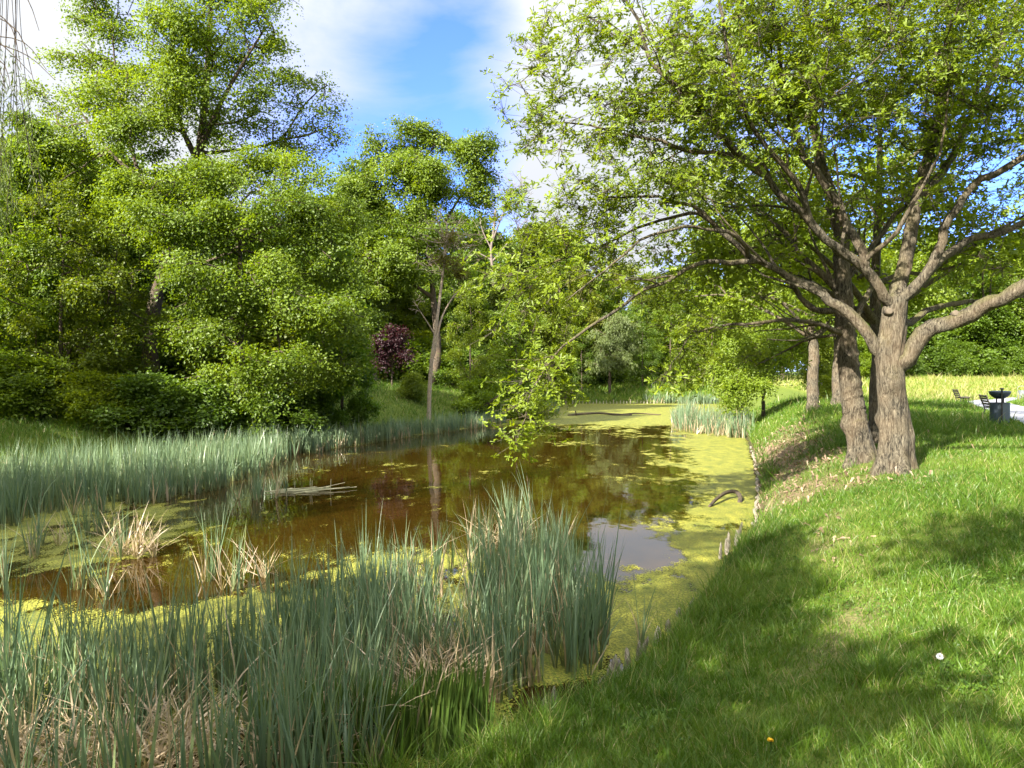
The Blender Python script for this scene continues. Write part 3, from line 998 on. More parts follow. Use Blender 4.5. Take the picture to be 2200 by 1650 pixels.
# ------------------------------------------------------------------ other trees, built from blobs of foliage
def blob_tree(name, label, cat, base, height, blobs, n_t, per, size, mat, bark, seed, trunk_r=.3, lean=(0, 0), group=None, first=.25, spread=(.29, .29, .13),
              rmin=.012, tv=DIA_V, tf=DIA_F, limbs=(), droop=0.0, tint0=.5, trunk_pts=None, shell=.6, flat=.9, sub=4):
    """blobs: (x, y, z, rx, ry, rz, weight) around the trunk foot, metres"""
    rng = np.random.default_rng(seed)
    sk = Skel()
    tp = trunk_pts if trunk_pts is not None else [np.array((lean[0] * k + rng.normal() * .05 * height * .03 * k, lean[1] * k + rng.normal() * .02 * height * k * .3, height * k * .86 - .2 * (k == 0))) for k in np.linspace(0, 1, 7)]
    sk.add_limb(tp, trunk_r, trunk_r * .18, step=.35, free_from=first)
    for li, (pp, r0, r1) in enumerate(limbs):
        sk.add_limb([np.array(q, float) for q in pp], r0, r1, step=.35, free_from=.15)
    if sub:
        nb = []
        for (x, y, z, rx, ry, rz, w) in blobs:
            nb.append((x, y, z, rx * .6, ry * .6, rz * .6, w * .35))
            for k in range(sub):
                d = rng.normal(size=3); d[2] = d[2] * .8 + .25; d /= np.linalg.norm(d)
                q = rng.uniform(.55, .85); g = rng.uniform(.36, .62)
                nb.append((x + d[0] * rx * q, y + d[1] * ry * q, z + d[2] * rz * q, rx * g, ry * g, rz * g * .8, w))
        blobs = nb
    tg, og = [], []
    wsum = sum(b[6] * (b[3] * b[4] * b[5]) ** (2 / 3) for b in blobs)
    for (x, y, z, rx, ry, rz, w) in blobs:
        n = max(2, int(n_t * w * (rx * ry * rz) ** (2 / 3) / wsum))
        m_ = max(2, n // 3)
        d = rng.normal(size=(m_, 3)); d[:, 2] += .25
        d /= np.linalg.norm(d, axis=1)[:, None]
        ln = rng.uniform(.35, 1.6, (m_, 1)) ** .9
        for fr in (.45, .72, 1.0):
            q = d * ln * (fr + rng.normal(size=(m_, 1)) * .06) + rng.normal(size=(m_, 3)) * .17
            tg.append(np.array((x, y, z)) + q * np.array((rx, ry, rz)))
            og.append(d)
    tg = np.concatenate(tg); og = np.concatenate(og)
    kp = tg[:, 2] > .25
    tg, og = tg[kp], og[kp]
    ends = sk.reach(tg, rng, step=.5, pen=.9, bend=.3, sag=-.04)
    sk.finish(tip=.012, ex=2.2)
    root = thing(name, label, cat, base, group=group)
    w = MB()
    for mb in sk.wood(rmin, (3, 4, 6, 10)).values():
        w.v += mb.v; w.l += [q + w.n for q in mb.l]; w.s += mb.s; w.n += mb.n
    w.obj('trunk', bark, root, sm=True)
    c = np.array(sk.p)[ends]
    k = rng.poisson(per, len(c)) + 1
    ii = np.repeat(np.arange(len(c)), k)
    sp = np.array(spread)
    oc = og[sk.order]
    nc = oc * .75 + np.array((0, 0, .6)) - np.array(sun_vec) * .45 + rng.normal(size=c.shape) * .28
    nc /= np.linalg.norm(nc, axis=1)[:, None]
    off = rng.normal(size=(len(ii), 3)) * sp[0]
    hn = np.sum(off * nc[ii], 1)[:, None]
    off -= nc[ii] * hn * (1 - sp[2] / sp[0] * .55)
    off -= nc[ii] * (np.sum(off * off, 1)[:, None] / sp[0]) * .22
    off[:, 2] -= droop * np.hypot(off[:, 0], off[:, 1])
    pos = c[ii] + off
    nrm = nc[ii] * flat + rng.normal(size=pos.shape) * .42
    nrm /= np.linalg.norm(nrm, axis=1)[:, None]
    d = rnd_dirs(rng, len(pos)) * .8 + off / (np.linalg.norm(off, axis=1)[:, None] + .1) * .7 - np.array((0, 0, .2 + droop))
    d -= nrm * np.sum(d * nrm, 1)[:, None] * .8
    tint = tint0 + 1.0 * (fbm(c[:, 0] * .55 + c[:, 2] * .4, c[:, 1] * .55 + c[:, 2] * .6, 3, seed) - .5)
    tt = np.clip(tint[ii] + (rng.normal(size=len(c)) * .13)[ii] + rng.normal(size=len(ii)) * .10, 0, 1)
    v, f, tn = scatter(tv, tf, pos, basis(d, nrm), size * rng.uniform(.6, 1.25, len(pos)), tt)
    MB().add(v, f, tint=tn).obj('crown', mat, root)
    return root


def rb(rng, n, H, R, z0=.3, z1=.95, r=(.18, .34), top=.55):
    """random blobs filling a rounded crown"""
    b = []
    for i in range(n):
        u = (i + .5) / n
        z = H * (z0 + (z1 - z0) * u)
        prof = math.sin(PI * min(1, max(.08, (u * .86 + .16)))) ** .6
        a = i * 2.4 + rng.random()
        rad = R * prof * rng.uniform(.35, .8)
        s = R * rng.uniform(*r) * 1.6 * (1.1 - .35 * u)
        b.append((rad * math.cos(a), rad * math.sin(a), z, s, s, s * .72, 1))
    return b


def px_blobs(base, D, lst):
    """(px, py, depth offset, r_px, ry_px, weight) -> blobs in metres round the foot"""
    o = []
    for px, py, dd, r, ry, w in lst:
        p = P(px, py, D + dd) - base
        s = D / F
        o.append((p[0], p[1], p[2], r * s, r * s * .85, ry * s, w))
    return o


exec_trees = True
# large oak across the water on the left: spreading top, dark forked trunk
b = on_ground(330, 34)
D = b[1]
tpts = [b * 0 + np.array((0, 0, -.3))] + [P(px, py, D + dd) - b for px, py, dd in ((322, 740, 0), (335, 640, 0), (375, 500, 0), (415, 390, 0), (432, 310, 0), (440, 220, 0), (450, 80, 0), (455, -60, 0))]
lim = [([P(px, py, D + dd) - b for px, py, dd in q], r0, r1) for q, r0, r1 in (
    ([(432, 320, 0), (470, 230, -.5), (520, 140, -1), (570, 60, -1)], .16, .04),
    ([(425, 350, 0), (390, 270, -.5), (380, 200, -1), (372, 100, -1)], .15, .04),
    ([(432, 330, 0), (520, 320, .5), (600, 300, .8), (650, 230, 1), (690, 190, 1)], .09, .03),
    ([(600, 300, .8), (660, 290, 1), (710, 270, 1.2)], .07, .03),
    ([(400, 430, 0), (300, 380, -1), (240, 330, -1), (180, 250, -1)], .14, .04),
    ([(300, 380, -1), (270, 270, -1), (250, 160, -1), (240, 60, -1)], .10, .03),
    ([(345, 600, 0), (450, 560, -2), (520, 540, -3), (620, 560, -3.5)], .12, .04))]
blob_tree('oak_tree', 'tallest broad oak across the water, its forked black trunk showing against the sky', 'tree', b, 22, px_blobs(b, D, [
    (200, 130, -1, 95, 60, .9), (150, 210, 0, 60, 45, .8), (260, 60, 0, 100, 80, 1), (330, 180, -2, 110, 75, 1.1), (430, 90, -2, 130, 100, 1.1), (300, -40, 0, 130, 90, 1), (480, -50, 0, 140, 100, 1),
    (540, 60, -1, 80, 90, .9), (450, 200, -2.5, 110, 60, 1.1), (560, 190, 0, 70, 60, .8), (640, 200, 1, 75, 50, .9), (690, 230, 1, 55, 55, .9), (700, 290, 1.5, 50, 40, .8), (610, 290, 1, 70, 40, .7),
    (250, 260, -2, 110, 60, 1.1), (180, 330, -2, 90, 60, 1), (330, 310, -3, 100, 60, 1.1), (400, 440, -1, 110, 70, .7), (540, 360, 0, 60, 40, .5), (250, 450, -1, 110, 80, .8), (560, 520, -2, 120, 60, .8), (130, 270, 0, 80, 60, .8), (370, 120, -1, 90, 90, .9), (400, 260, 1, 110, 70, .8), (500, 270, -1, 80, 60, .8), (500, 150, 1, 90, 80, .9), (590, 110, 0, 60, 60, .7), (640, 330, 1, 80, 50, .7), (90, 200, 1, 50, 40, .6), (440, 400, 1, 110, 60, .8), (300, 230, 1, 110, 70, .8), (180, 420, 0, 90, 70, .8), (400, -60, 0, 150, 100, 1)]),
    4200, 27, .135, M_LEAF, M_BARKF, 41, trunk_r=.42, trunk_pts=tpts, limbs=lim, first=.3, group='trees across the pond', tint0=.62)
# a lower spreading oak in front of it
b = on_ground(515, 30.5)
D = b[1]
blob_tree('oak_tree', 'low spreading oak with boughs sweeping down to the reeds', 'tree', b, 11, px_blobs(b, D, [
    (320, 400, 0, 95, 65, 1.1), (280, 480, 0, 80, 60, 1), (430, 400, -1, 90, 60, 1.1), (520, 380, 0, 70, 55, 1), (600, 340, 0, 75, 50, 1.2), (680, 400, 0, 70, 70, 1), (620, 430, -1.5, 110, 60, 1.2),
    (740, 500, 1, 60, 70, .9), (370, 500, -2, 100, 60, 1.2), (480, 490, -2, 100, 55, 1.1), (400, 590, -2.5, 105, 55, 1.1), (540, 600, -2, 100, 55, 1), (650, 540, -1, 95, 65, 1.1), (720, 610, 0, 80, 70, 1),
    (660, 660, -2, 95, 65, 1.1), (540, 700, -1, 110, 60, .9), (400, 700, -1, 110, 60, .8), (740, 720, 1, 70, 80, 1), (560, 770, -3.2, 62, 45, 1.5), (560, 830, -3.4, 60, 35, 1.5), (640, 780, -1.5, 75, 50, 1), (700, 800, 0, 90, 45, 1), (460, 810, -1, 80, 60, .7)]),
    3300, 27, .128, M_LEAF, M_BARKF, 43, trunk_r=.30, first=.12, group='trees across the pond', tint0=.55)

# prototypes of the wood behind
r_ = np.random.default_rng(3)
protos = {}
protos['round'] = blob_tree('broadleaf_tree', 'proto', 'tree', (0, 0, 0), 15, rb(r_, 26, 15, 4.6, .22), 2300, 20, .25, M_LEAF, M_BARKF, 61, trunk_r=.24)
protos['tall'] = blob_tree('broadleaf_tree', 'proto', 'tree', (0, 0, 0), 18, rb(r_, 30, 18, 4.0, .15, .97), 2400, 20, .25, M_LEAF, M_BARKF, 62, trunk_r=.22)
protos['loose'] = blob_tree('broadleaf_tree', 'proto', 'tree', (0, 0, 0), 13, rb(r_, 22, 13, 4.2, .06, .95, (.14, .26)), 1300, 13, .19, M_LEAF, M_BARKF, 63, trunk_r=.16, first=.08)
protos['shrub'] = blob_tree('shrub', 'proto', 'shrub', (0, 0, 0), 3, rb(r_, 14, 3, 1.7, .1, .9, (.22, .36)), 300, 26, .14, M_LEAF, M_BARKF, 64, trunk_r=.05, first=.05, spread=(.25, .25, .15))
protos['sapling'] = blob_tree('broadleaf_tree', 'proto', 'tree', (0, 0, 0), 6, rb(r_, 16, 6, 1.9, .18, .97, (.2, .34)), 360, 24, .16, M_LEAF, M_BARKF, 65, trunk_r=.06, first=.15, spread=(.3, .3, .14))
used = {}


def plant(kind, px, d, h, label, wide=1.0, color=(1, 1, 1), rz=None, group=None, H={'round': 15, 'tall': 18, 'loose': 13, 'shrub': 3, 'sapling': 6}):
    b_ = on_ground(px, d) - np.array((0, 0, .1))
    s = h / H[kind]
    rz = rz if rz is not None else random.Random(px * 7 + int(d)).uniform(0, 6.28)
    if kind not in used:
        used[kind] = 1
        o = protos[kind]
        o.location = [float(v_) for v_ in b_]; o.rotation_euler = (0, 0, rz); o.scale = (s * wide, s * wide, s)
        o['label'] = label
        if group: o['group'] = group
        for ch in o.children:
            if ch.name.startswith('crown'):
                ch.color = (*color, 1)
        return o
    return dup(protos[kind], b_, rz, (s * wide, s * wide, s), label, group, color)


GA = 'trees across the pond'
GB = 'trees beyond the far end of the pond'
GC = 'trees behind the meadow'
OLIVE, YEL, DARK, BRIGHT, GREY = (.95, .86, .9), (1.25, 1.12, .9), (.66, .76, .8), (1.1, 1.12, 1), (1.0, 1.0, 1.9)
plant('tall', 60, 31, 12.6, 'slender tree rising just beyond the hanging willow strands', .8, BRIGHT, group=GA)
plant('tall', 170, 36, 12.5, 'narrow green tree between the willow strands and the tallest oak', .85, YEL, group=GA)
plant('loose', 130, 29, 9.5, 'loose leafy tree with pale sprays in front of the wood at far left', 1.0, OLIVE, group=GA)
plant('loose', 250, 30.5, 8.5, 'twiggy half-shaded tree under the left boughs of the tallest oak', 1.0, OLIVE, group=GA)
plant('loose', -40, 27, 9, 'leafy tree at the very left edge behind the willow strands', 1.0, BRIGHT, group=GA)
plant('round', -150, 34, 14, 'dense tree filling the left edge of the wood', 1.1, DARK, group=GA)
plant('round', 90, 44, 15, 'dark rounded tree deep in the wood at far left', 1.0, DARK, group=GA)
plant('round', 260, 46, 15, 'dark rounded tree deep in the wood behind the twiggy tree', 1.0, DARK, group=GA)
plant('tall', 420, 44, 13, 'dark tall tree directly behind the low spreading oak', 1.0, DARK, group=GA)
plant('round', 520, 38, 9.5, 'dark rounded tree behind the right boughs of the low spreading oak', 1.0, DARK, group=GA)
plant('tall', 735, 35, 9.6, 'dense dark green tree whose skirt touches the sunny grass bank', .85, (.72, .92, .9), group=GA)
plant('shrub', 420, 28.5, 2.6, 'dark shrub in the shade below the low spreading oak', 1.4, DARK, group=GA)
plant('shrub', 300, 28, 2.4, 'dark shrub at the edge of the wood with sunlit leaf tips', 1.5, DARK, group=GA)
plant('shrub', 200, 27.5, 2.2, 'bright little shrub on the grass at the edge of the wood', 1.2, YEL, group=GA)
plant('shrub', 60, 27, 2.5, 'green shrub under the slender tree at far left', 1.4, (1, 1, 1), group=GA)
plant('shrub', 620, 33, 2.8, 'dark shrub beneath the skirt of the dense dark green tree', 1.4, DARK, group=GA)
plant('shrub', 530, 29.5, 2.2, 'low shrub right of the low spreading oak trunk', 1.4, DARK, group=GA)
plant('shrub', 885, 47, 1.9, 'small rounded sunlit shrub just left of the pale dead trunk', 1.0, YEL, group=GA)
plant('tall', 790, 62, 13, 'pale olive tree standing behind the purple tree', .8, OLIVE, group=GA)
plant('round', 700, 66, 17, 'olive tree peeping over the dense dark green tree', .9, OLIVE, group=GA)
plant('round', 980, 70, 13, 'shady tree behind the dead trunk', .9, DARK, group=GA)
plant('loose', 1010, 54, 9, 'light green understorey tree right of the dead trunk', .9, YEL, group=GA)
plant('loose', 1110, 58, 10.5, 'light green leafy tree above the leaning log', 1.0, BRIGHT, group=GA)
plant('shrub', 1040, 50, 3.0, 'leafy shrub around the leaning log', 1.3, BRIGHT, group=GA)
plant('shrub', 1130, 54, 2.6, 'pale shrub near the water by the leaning log', 1.3, YEL, group=GA)
plant('round', 1170, 80, 16, 'broad tree at the left corner of the far pond end', .9, OLIVE, group=GB)
plant('tall', 1250, 102, 18, 'brownish budding tree high above the far bank', .9, (1.25, .95, 1.3), group=GB)
plant('round', 1400, 112, 17, 'tall rounded tree above the middle of the far bank', 1.0, OLIVE, group=GB)
plant('loose', 1440, 100, 13, 'bright green tree standing on the far bank behind the dark hoop', 1.1, BRIGHT, group=GB)
plant('loose', 1380, 97, 9, 'dark low tree beside the pale willow on the far bank', 1.0, DARK, group=GB)
plant('loose', 1250, 96, 8, 'dark tree left of the pale willow on the far bank', 1.1, DARK, group=GB)
plant('sapling', 1490, 96, 6, 'young tree with tiered branches on the far bank', 1.1, BRIGHT, group=GB)
plant('loose', 1530, 92, 15, 'yellow-green tree at the right corner of the far bank', 1.1, YEL, group=GB)
plant('round', 1330, 135, 22, 'tall backdrop tree rising behind the pale willow', 1.0, (1.1, .9, 1.1), group=GB)
plant('round', 1180, 125, 29, 'backdrop tree seen through the oak spray at the far left corner', 1.0, OLIVE, group=GB)
plant('round', 1560, 120, 27, 'backdrop tree behind the yellow-green tree', 1.1, BRIGHT, group=GB)
plant('round', 1680, 95, 20, 'rounded tree behind the rounded waterside bush', 1.0, BRIGHT, group=GC)
plant('round', 1800, 110, 21, 'rounded tree in line with the leaning oak bole', 1.0, BRIGHT, group=GC)
plant('round', 1930, 122, 23, 'rounded tree at the meadow edge beside the stoutest trunk', 1.2, DARK, group=GC)
plant('tall', 2010, 126, 25, 'tall tree at the top of the meadow above the far bench', 1.1, BRIGHT, group=GC)
plant('round', 2090, 118, 21, 'dark tree at the top of the meadow above the near bench', 1.2, DARK, group=GC)
plant('round', 2190, 120, 24, 'leafy tree at the top of the meadow by the frame edge', 1.1, (1, 1, 1.2), group=GC)
plant('round', 2300, 115, 22, 'tree beyond the meadow at the far right', 1.1, BRIGHT, group=GC)
plant('round', 1866, 104, 15, 'leafy tree seen between the two nearest oak trunks', 1.1, BRIGHT, group=GC)
plant('shrub', 1860, 100, 4, 'shrub seen between the two nearest oak trunks', 1.5, (1, 1, 1), group=GC)
plant('shrub', 1960, 114, 3.2, 'dark shrub on the meadow edge near the stoutest trunk', 1.2, DARK, group=GC)
plant('shrub', 2050, 113, 6.0, 'dark shrub on the meadow edge above the far bench', 1.0, DARK, group=GC)
plant('shrub', 2130, 112, 3.0, 'dark shrub on the meadow edge above the near bench', 1.5, DARK, group=GC)
plant('shrub', 2215, 111, 5.2, 'dark shrub on the meadow edge by the pale bin', 1.1, DARK, group=GC)

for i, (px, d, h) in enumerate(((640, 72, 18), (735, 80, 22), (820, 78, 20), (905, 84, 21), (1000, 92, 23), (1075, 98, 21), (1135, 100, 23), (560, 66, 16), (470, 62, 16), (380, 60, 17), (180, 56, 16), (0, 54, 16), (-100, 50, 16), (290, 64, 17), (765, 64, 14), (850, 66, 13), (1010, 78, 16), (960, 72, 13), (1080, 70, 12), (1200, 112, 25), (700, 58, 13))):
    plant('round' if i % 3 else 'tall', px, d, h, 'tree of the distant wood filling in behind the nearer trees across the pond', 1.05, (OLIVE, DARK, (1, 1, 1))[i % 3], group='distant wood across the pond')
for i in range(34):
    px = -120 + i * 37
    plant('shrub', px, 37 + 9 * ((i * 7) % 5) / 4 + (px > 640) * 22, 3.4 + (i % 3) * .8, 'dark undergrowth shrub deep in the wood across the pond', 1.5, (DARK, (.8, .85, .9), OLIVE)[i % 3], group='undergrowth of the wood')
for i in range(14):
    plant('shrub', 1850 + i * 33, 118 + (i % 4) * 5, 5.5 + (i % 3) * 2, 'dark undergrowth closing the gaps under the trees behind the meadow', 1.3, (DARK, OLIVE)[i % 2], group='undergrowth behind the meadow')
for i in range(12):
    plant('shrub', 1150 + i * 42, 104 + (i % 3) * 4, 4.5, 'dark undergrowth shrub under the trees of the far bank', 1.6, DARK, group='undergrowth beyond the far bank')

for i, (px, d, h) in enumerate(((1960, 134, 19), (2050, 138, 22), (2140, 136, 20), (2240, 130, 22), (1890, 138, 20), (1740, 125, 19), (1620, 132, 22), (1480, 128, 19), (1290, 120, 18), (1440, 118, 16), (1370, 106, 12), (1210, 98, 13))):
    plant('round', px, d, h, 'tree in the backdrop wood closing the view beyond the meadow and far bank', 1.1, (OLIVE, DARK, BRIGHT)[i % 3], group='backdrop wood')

# oak in the middle distance, rounded top against the blue sky
b = on_ground(925, 58)
D = b[1]
lim = [([P(px, py, D + dd) - b for px, py, dd in q], r0, r1) for q, r0, r1 in (
    ([(930, 640, 0), (870, 600, -1), (800, 570, -2), (760, 560, -2)], .18, .05), ([(925, 560, 0), (860, 470, -1), (800, 400, -1)], .16, .05),
    ([(930, 520, 0), (990, 420, 0), (1030, 350, 0)], .15, .05))]
blob_tree('oak_tree', 'round-topped oak in the middle distance against the blue sky', 'tree', b, 21, px_blobs(b, D, [
    (790, 370, 0, 65, 54, 1), (840, 340, 0, 71, 54, 1), (900, 310, 0, 78, 54, 1), (960, 310, 0, 78, 47, 1), (1010, 340, 0, 58, 60, 1), (1035, 400, 0, 45, 67, .9), (760, 450, 0, 65, 74, .9), (830, 430, -2, 97, 74, 1),
    (910, 400, -2, 104, 74, 1), (980, 410, -1, 78, 67, .8), (770, 530, -2, 78, 67, .8), (850, 530, -3, 91, 60, .8), (920, 490, -2, 78, 54, .6), (1000, 490, 0, 65, 54, .6), (930, 600, -1, 78, 54, .6), (800, 620, -1, 78, 54, .7)]),
    3600, 26, .20, M_LEAF, M_BARKF, 47, trunk_r=.38, limbs=lim, first=.3, group=GA, tint0=.5, trunk_pts=[np.array((0, 0, -.2))] + [P(px, py, D) - b for px, py in ((940, 760), (932, 650), (925, 560), (925, 450), (930, 360))])
# rounded bush on the right shore
b = on_ground(1640, 41)
D = b[1]
blob_tree('waterside_bush', 'large rounded yellow-green bush hanging over the right shore', 'bush', b, 5, px_blobs(b, D, [
    (1640, 700, 0, 60, 45, 1), (1590, 760, -1, 55, 45, 1.1), (1560, 810, -1.5, 38, 40, 1.1), (1600, 830, -2, 50, 35, 1.2), (1650, 780, -1, 60, 50, 1), (1690, 740, 1, 55, 45, 1), (1720, 690, 2, 60, 40, .8), (1660, 640, 2, 70, 40, .7), (1580, 860, -2.2, 30, 18, 1)]),
    1500, 22, .14, M_LEAF, M_BARKF, 48, trunk_r=.14, first=.05, tint0=.85).children[1].color = (1.3, 1.15, .9, 1)
# far pale willow
b = on_ground(1310, 94)
blob_tree('willow_tree', 'pale grey-green willow on the far bank', 'tree', b, 11, [(0, 0, 8, 3, 3, 2.4, 1), (-1.8, 0, 6, 2.2, 2.2, 2.6, 1), (1.8, 0, 6, 2.2, 2.2, 2.6, 1), (0, -1.5, 5, 2.5, 2, 2.5, 1), (.5, 0, 9.5, 2, 2, 1.4, 1)],
          500, 34, .34, M_WILLOW, M_BARKF, 49, trunk_r=.25, tv=LAN_V * np.array((1, 2.2, 1)), droop=.8, group=GB, tint0=.8)
# purple tree
b = on_ground(842, 52)
blob_tree('purple_tree', 'small dark purple-leaved tree in the shade across the pond', 'tree', b, 4.6, [(0, 0, 2.9, 1.3, 1.3, .9, 1), (-.6, 0, 2.1, .9, .9, .7, 1), (.7, 0, 2.2, .9, .9, .7, 1), (.1, 0, 3.7, .8, .8, .6, 1)],
          220, 34, .17, M_PURPLE, M_BARKF, 50, trunk_r=.08, first=.2)
# oaks further along the bank
for px, py, hh, seed, lab, tr in ((1746, 884, 12, 71, 'upright ivy-clad oak on the bank right of the rounded waterside bush', .30), (1802, 872, 11, 72, 'dark-trunked oak just behind the leaning oak bole', .36), (1884, 955, 11, 73, 'slim dark oak trunk squeezed between the two nearest oaks', .24)):
    b = hit(px, py)
    k = b[1]
    rr = np.random.default_rng(seed)
    bl = [(rr.uniform(-4, 4), rr.uniform(-3, 4), rr.uniform(4.2, hh), 1.9, 1.9, 1.0, 1) for _ in range(16)]
    lim = [([(0, 0, 3.2), (s * 1.6, q, 4.3), (s * 3.6, q * 2, 5.2), (s * 5, q * 3, 5.2)], .11, .03) for s, q in ((-1, .3), (1, .5), (-.7, -.6), (.6, -.4))]
    blob_tree('oak_tree', lab, 'tree', b, hh, bl, 620, 32, .16, M_OAK, M_BARK, seed, trunk_r=tr, limbs=lim, first=.42, group='oaks along the pond bank', tint0=.5,
              trunk_pts=[np.array((0, 0, -.2)), np.array((0, 0, 1.2)), np.array((.05, 0, 2.6)), np.array((0, .1, 4)), np.array((.1, .1, 6.5)), np.array((.1, 0, hh * .85))])

# dead pale tree with mistletoe and the bare tree behind
def bare_tree(name, label, b, D, trunk, limbs, tips, balls, mat, seed, tr):
    rng = np.random.default_rng(seed)
    sk = Skel()
    sk.add_limb([np.array((0, 0, -.2))] + [P(px, py, D) - b for px, py in trunk], tr, tr * .35, step=.4, free_from=.55)
    for q, r0, r1 in limbs:
        sk.add_limb([P(px, py, D + dd) - b for px, py, dd in q], r0, r1, step=.4, free_from=.1)
    tg = []
    for px, py, dd, r, n in tips:
        v = rnd_dirs(rng, n) * rng.random((n, 1)) ** .4 * r * D / F
        tg.append(P(px, py, D + dd) - b + v)
    sk.reach(np.concatenate(tg), rng, step=.4, pen=1.2, bend=.2, wiggle=.1)
    sk.finish(tip=.011, ex=2.4)
    root = thing(name, label, 'tree', b)
    w = MB()
    for mb in sk.wood(0, (3, 4, 6, 10)).values():
        w.v += mb.v; w.l += [q + w.n for q in mb.l]; w.s += mb.s; w.n += mb.n
    w.obj('trunk', mat, root, sm=True)
    for px, py, dd, r in balls:
        n = 520
        c = P(px, py, D + dd) - b
        d = rnd_dirs(rng, n)
        pos = c + d * np.array((1, 1, .85)) * np.abs(.62 + .33 * rng.normal(size=(n, 1))) * r * D / F * (.7 + .6 * fbm(d[:, 0] * 2 + 5, d[:, 2] * 2 + d[:, 1] * 2, 2, 3))[:, None]
        v, f, tn = scatter(DIA_V, DIA_F, pos, basis(d + rng.normal(size=d.shape) * .5, rnd_dirs(rng, n)), np.full(n, .14), rng.random(n))
        o = MB().add(v, f, tint=tn).obj('mistletoe_foliage', M_MISTLE, root)
    return root


b = on_ground(921, 45)
D = b[1]
bare_tree('dead_tree', 'pale dead tree with slim double stem and mistletoe clumps on the sunny bank', b, D, [(925, 800), (936, 710), (945, 640), (951, 590), (957, 540), (960, 480)],
          [([(932, 770, 0), (938, 730, 0), (950, 680, .2), (972, 640, .4), (990, 620, .4)], .10, .04), ([(936, 720, 0), (910, 680, -.3), (890, 650, -.4)], .05, .02), ([(957, 520, 0), (940, 470, 0), (930, 440, 0)], .06, .02), ([(957, 520, 0), (985, 480, 0), (1000, 450, 0)], .06, .02)],
          [(945, 490, 0, 55, 150), (985, 520, 0, 60, 160), (930, 560, 0, 45, 90), (990, 620, .4, 25, 25), (895, 650, -.4, 25, 25)], [(975, 570, 0, 28), (950, 560, 0, 22), (990, 590, .1, 16), (965, 515, 0, 24)], M_BARKL, 81, .15)
b = on_ground(1075, 76)
D = b[1]
bare_tree('bare_tree', 'leafless grey tree carrying dark mistletoe balls beside the round-topped oak', b, D, [(1065, 700), (1060, 600), (1055, 540), (1060, 500), (1065, 450)],
          [([(1057, 520, 0), (1080, 460, 0), (1100, 410, 0)], .12, .04), ([(1058, 540, 0), (1035, 490, 0), (1030, 440, 0)], .1, .03), ([(1060, 560, 0), (1100, 510, 0), (1130, 470, 0)], .1, .03), ([(1060, 560, 0), (1020, 540, 0), (990, 530, 0)], .09, .03)],
          [(1090, 410, 0, 48, 220), (1050, 450, 0, 45, 130), (1120, 470, 0, 45, 130), (1005, 510, 0, 42, 90), (1130, 400, 0, 25, 60)], [(1092, 418, 0, 19), (1050, 440, 0, 9), (1064, 468, 0, 13), (1090, 445, 0, 10)], M_TWIGG, 82, .28)
# dry twig shrub
b = on_ground(790, 46)
rng = np.random.default_rng(90)
w = MB()
for k in range(90):
    a = rng.uniform(0, 6.28); l = rng.uniform(.8, 1.7); s = rng.uniform(.2, .75)
    tip = np.array((math.cos(a) * s * l, math.sin(a) * s * l, l * .8))
    w.tube(crom([np.zeros(3), tip * np.array((.35, .35, .6)), tip], .3), np.linspace(.016, .006, len(crom([np.zeros(3), tip * np.array((.35, .35, .6)), tip], .3))), 4)
r0 = thing('dry_shrub', 'dry leafless twig shrub standing in the grass across the pond', 'shrub', b)
w.obj('twigs', M_TWIGG, r0)

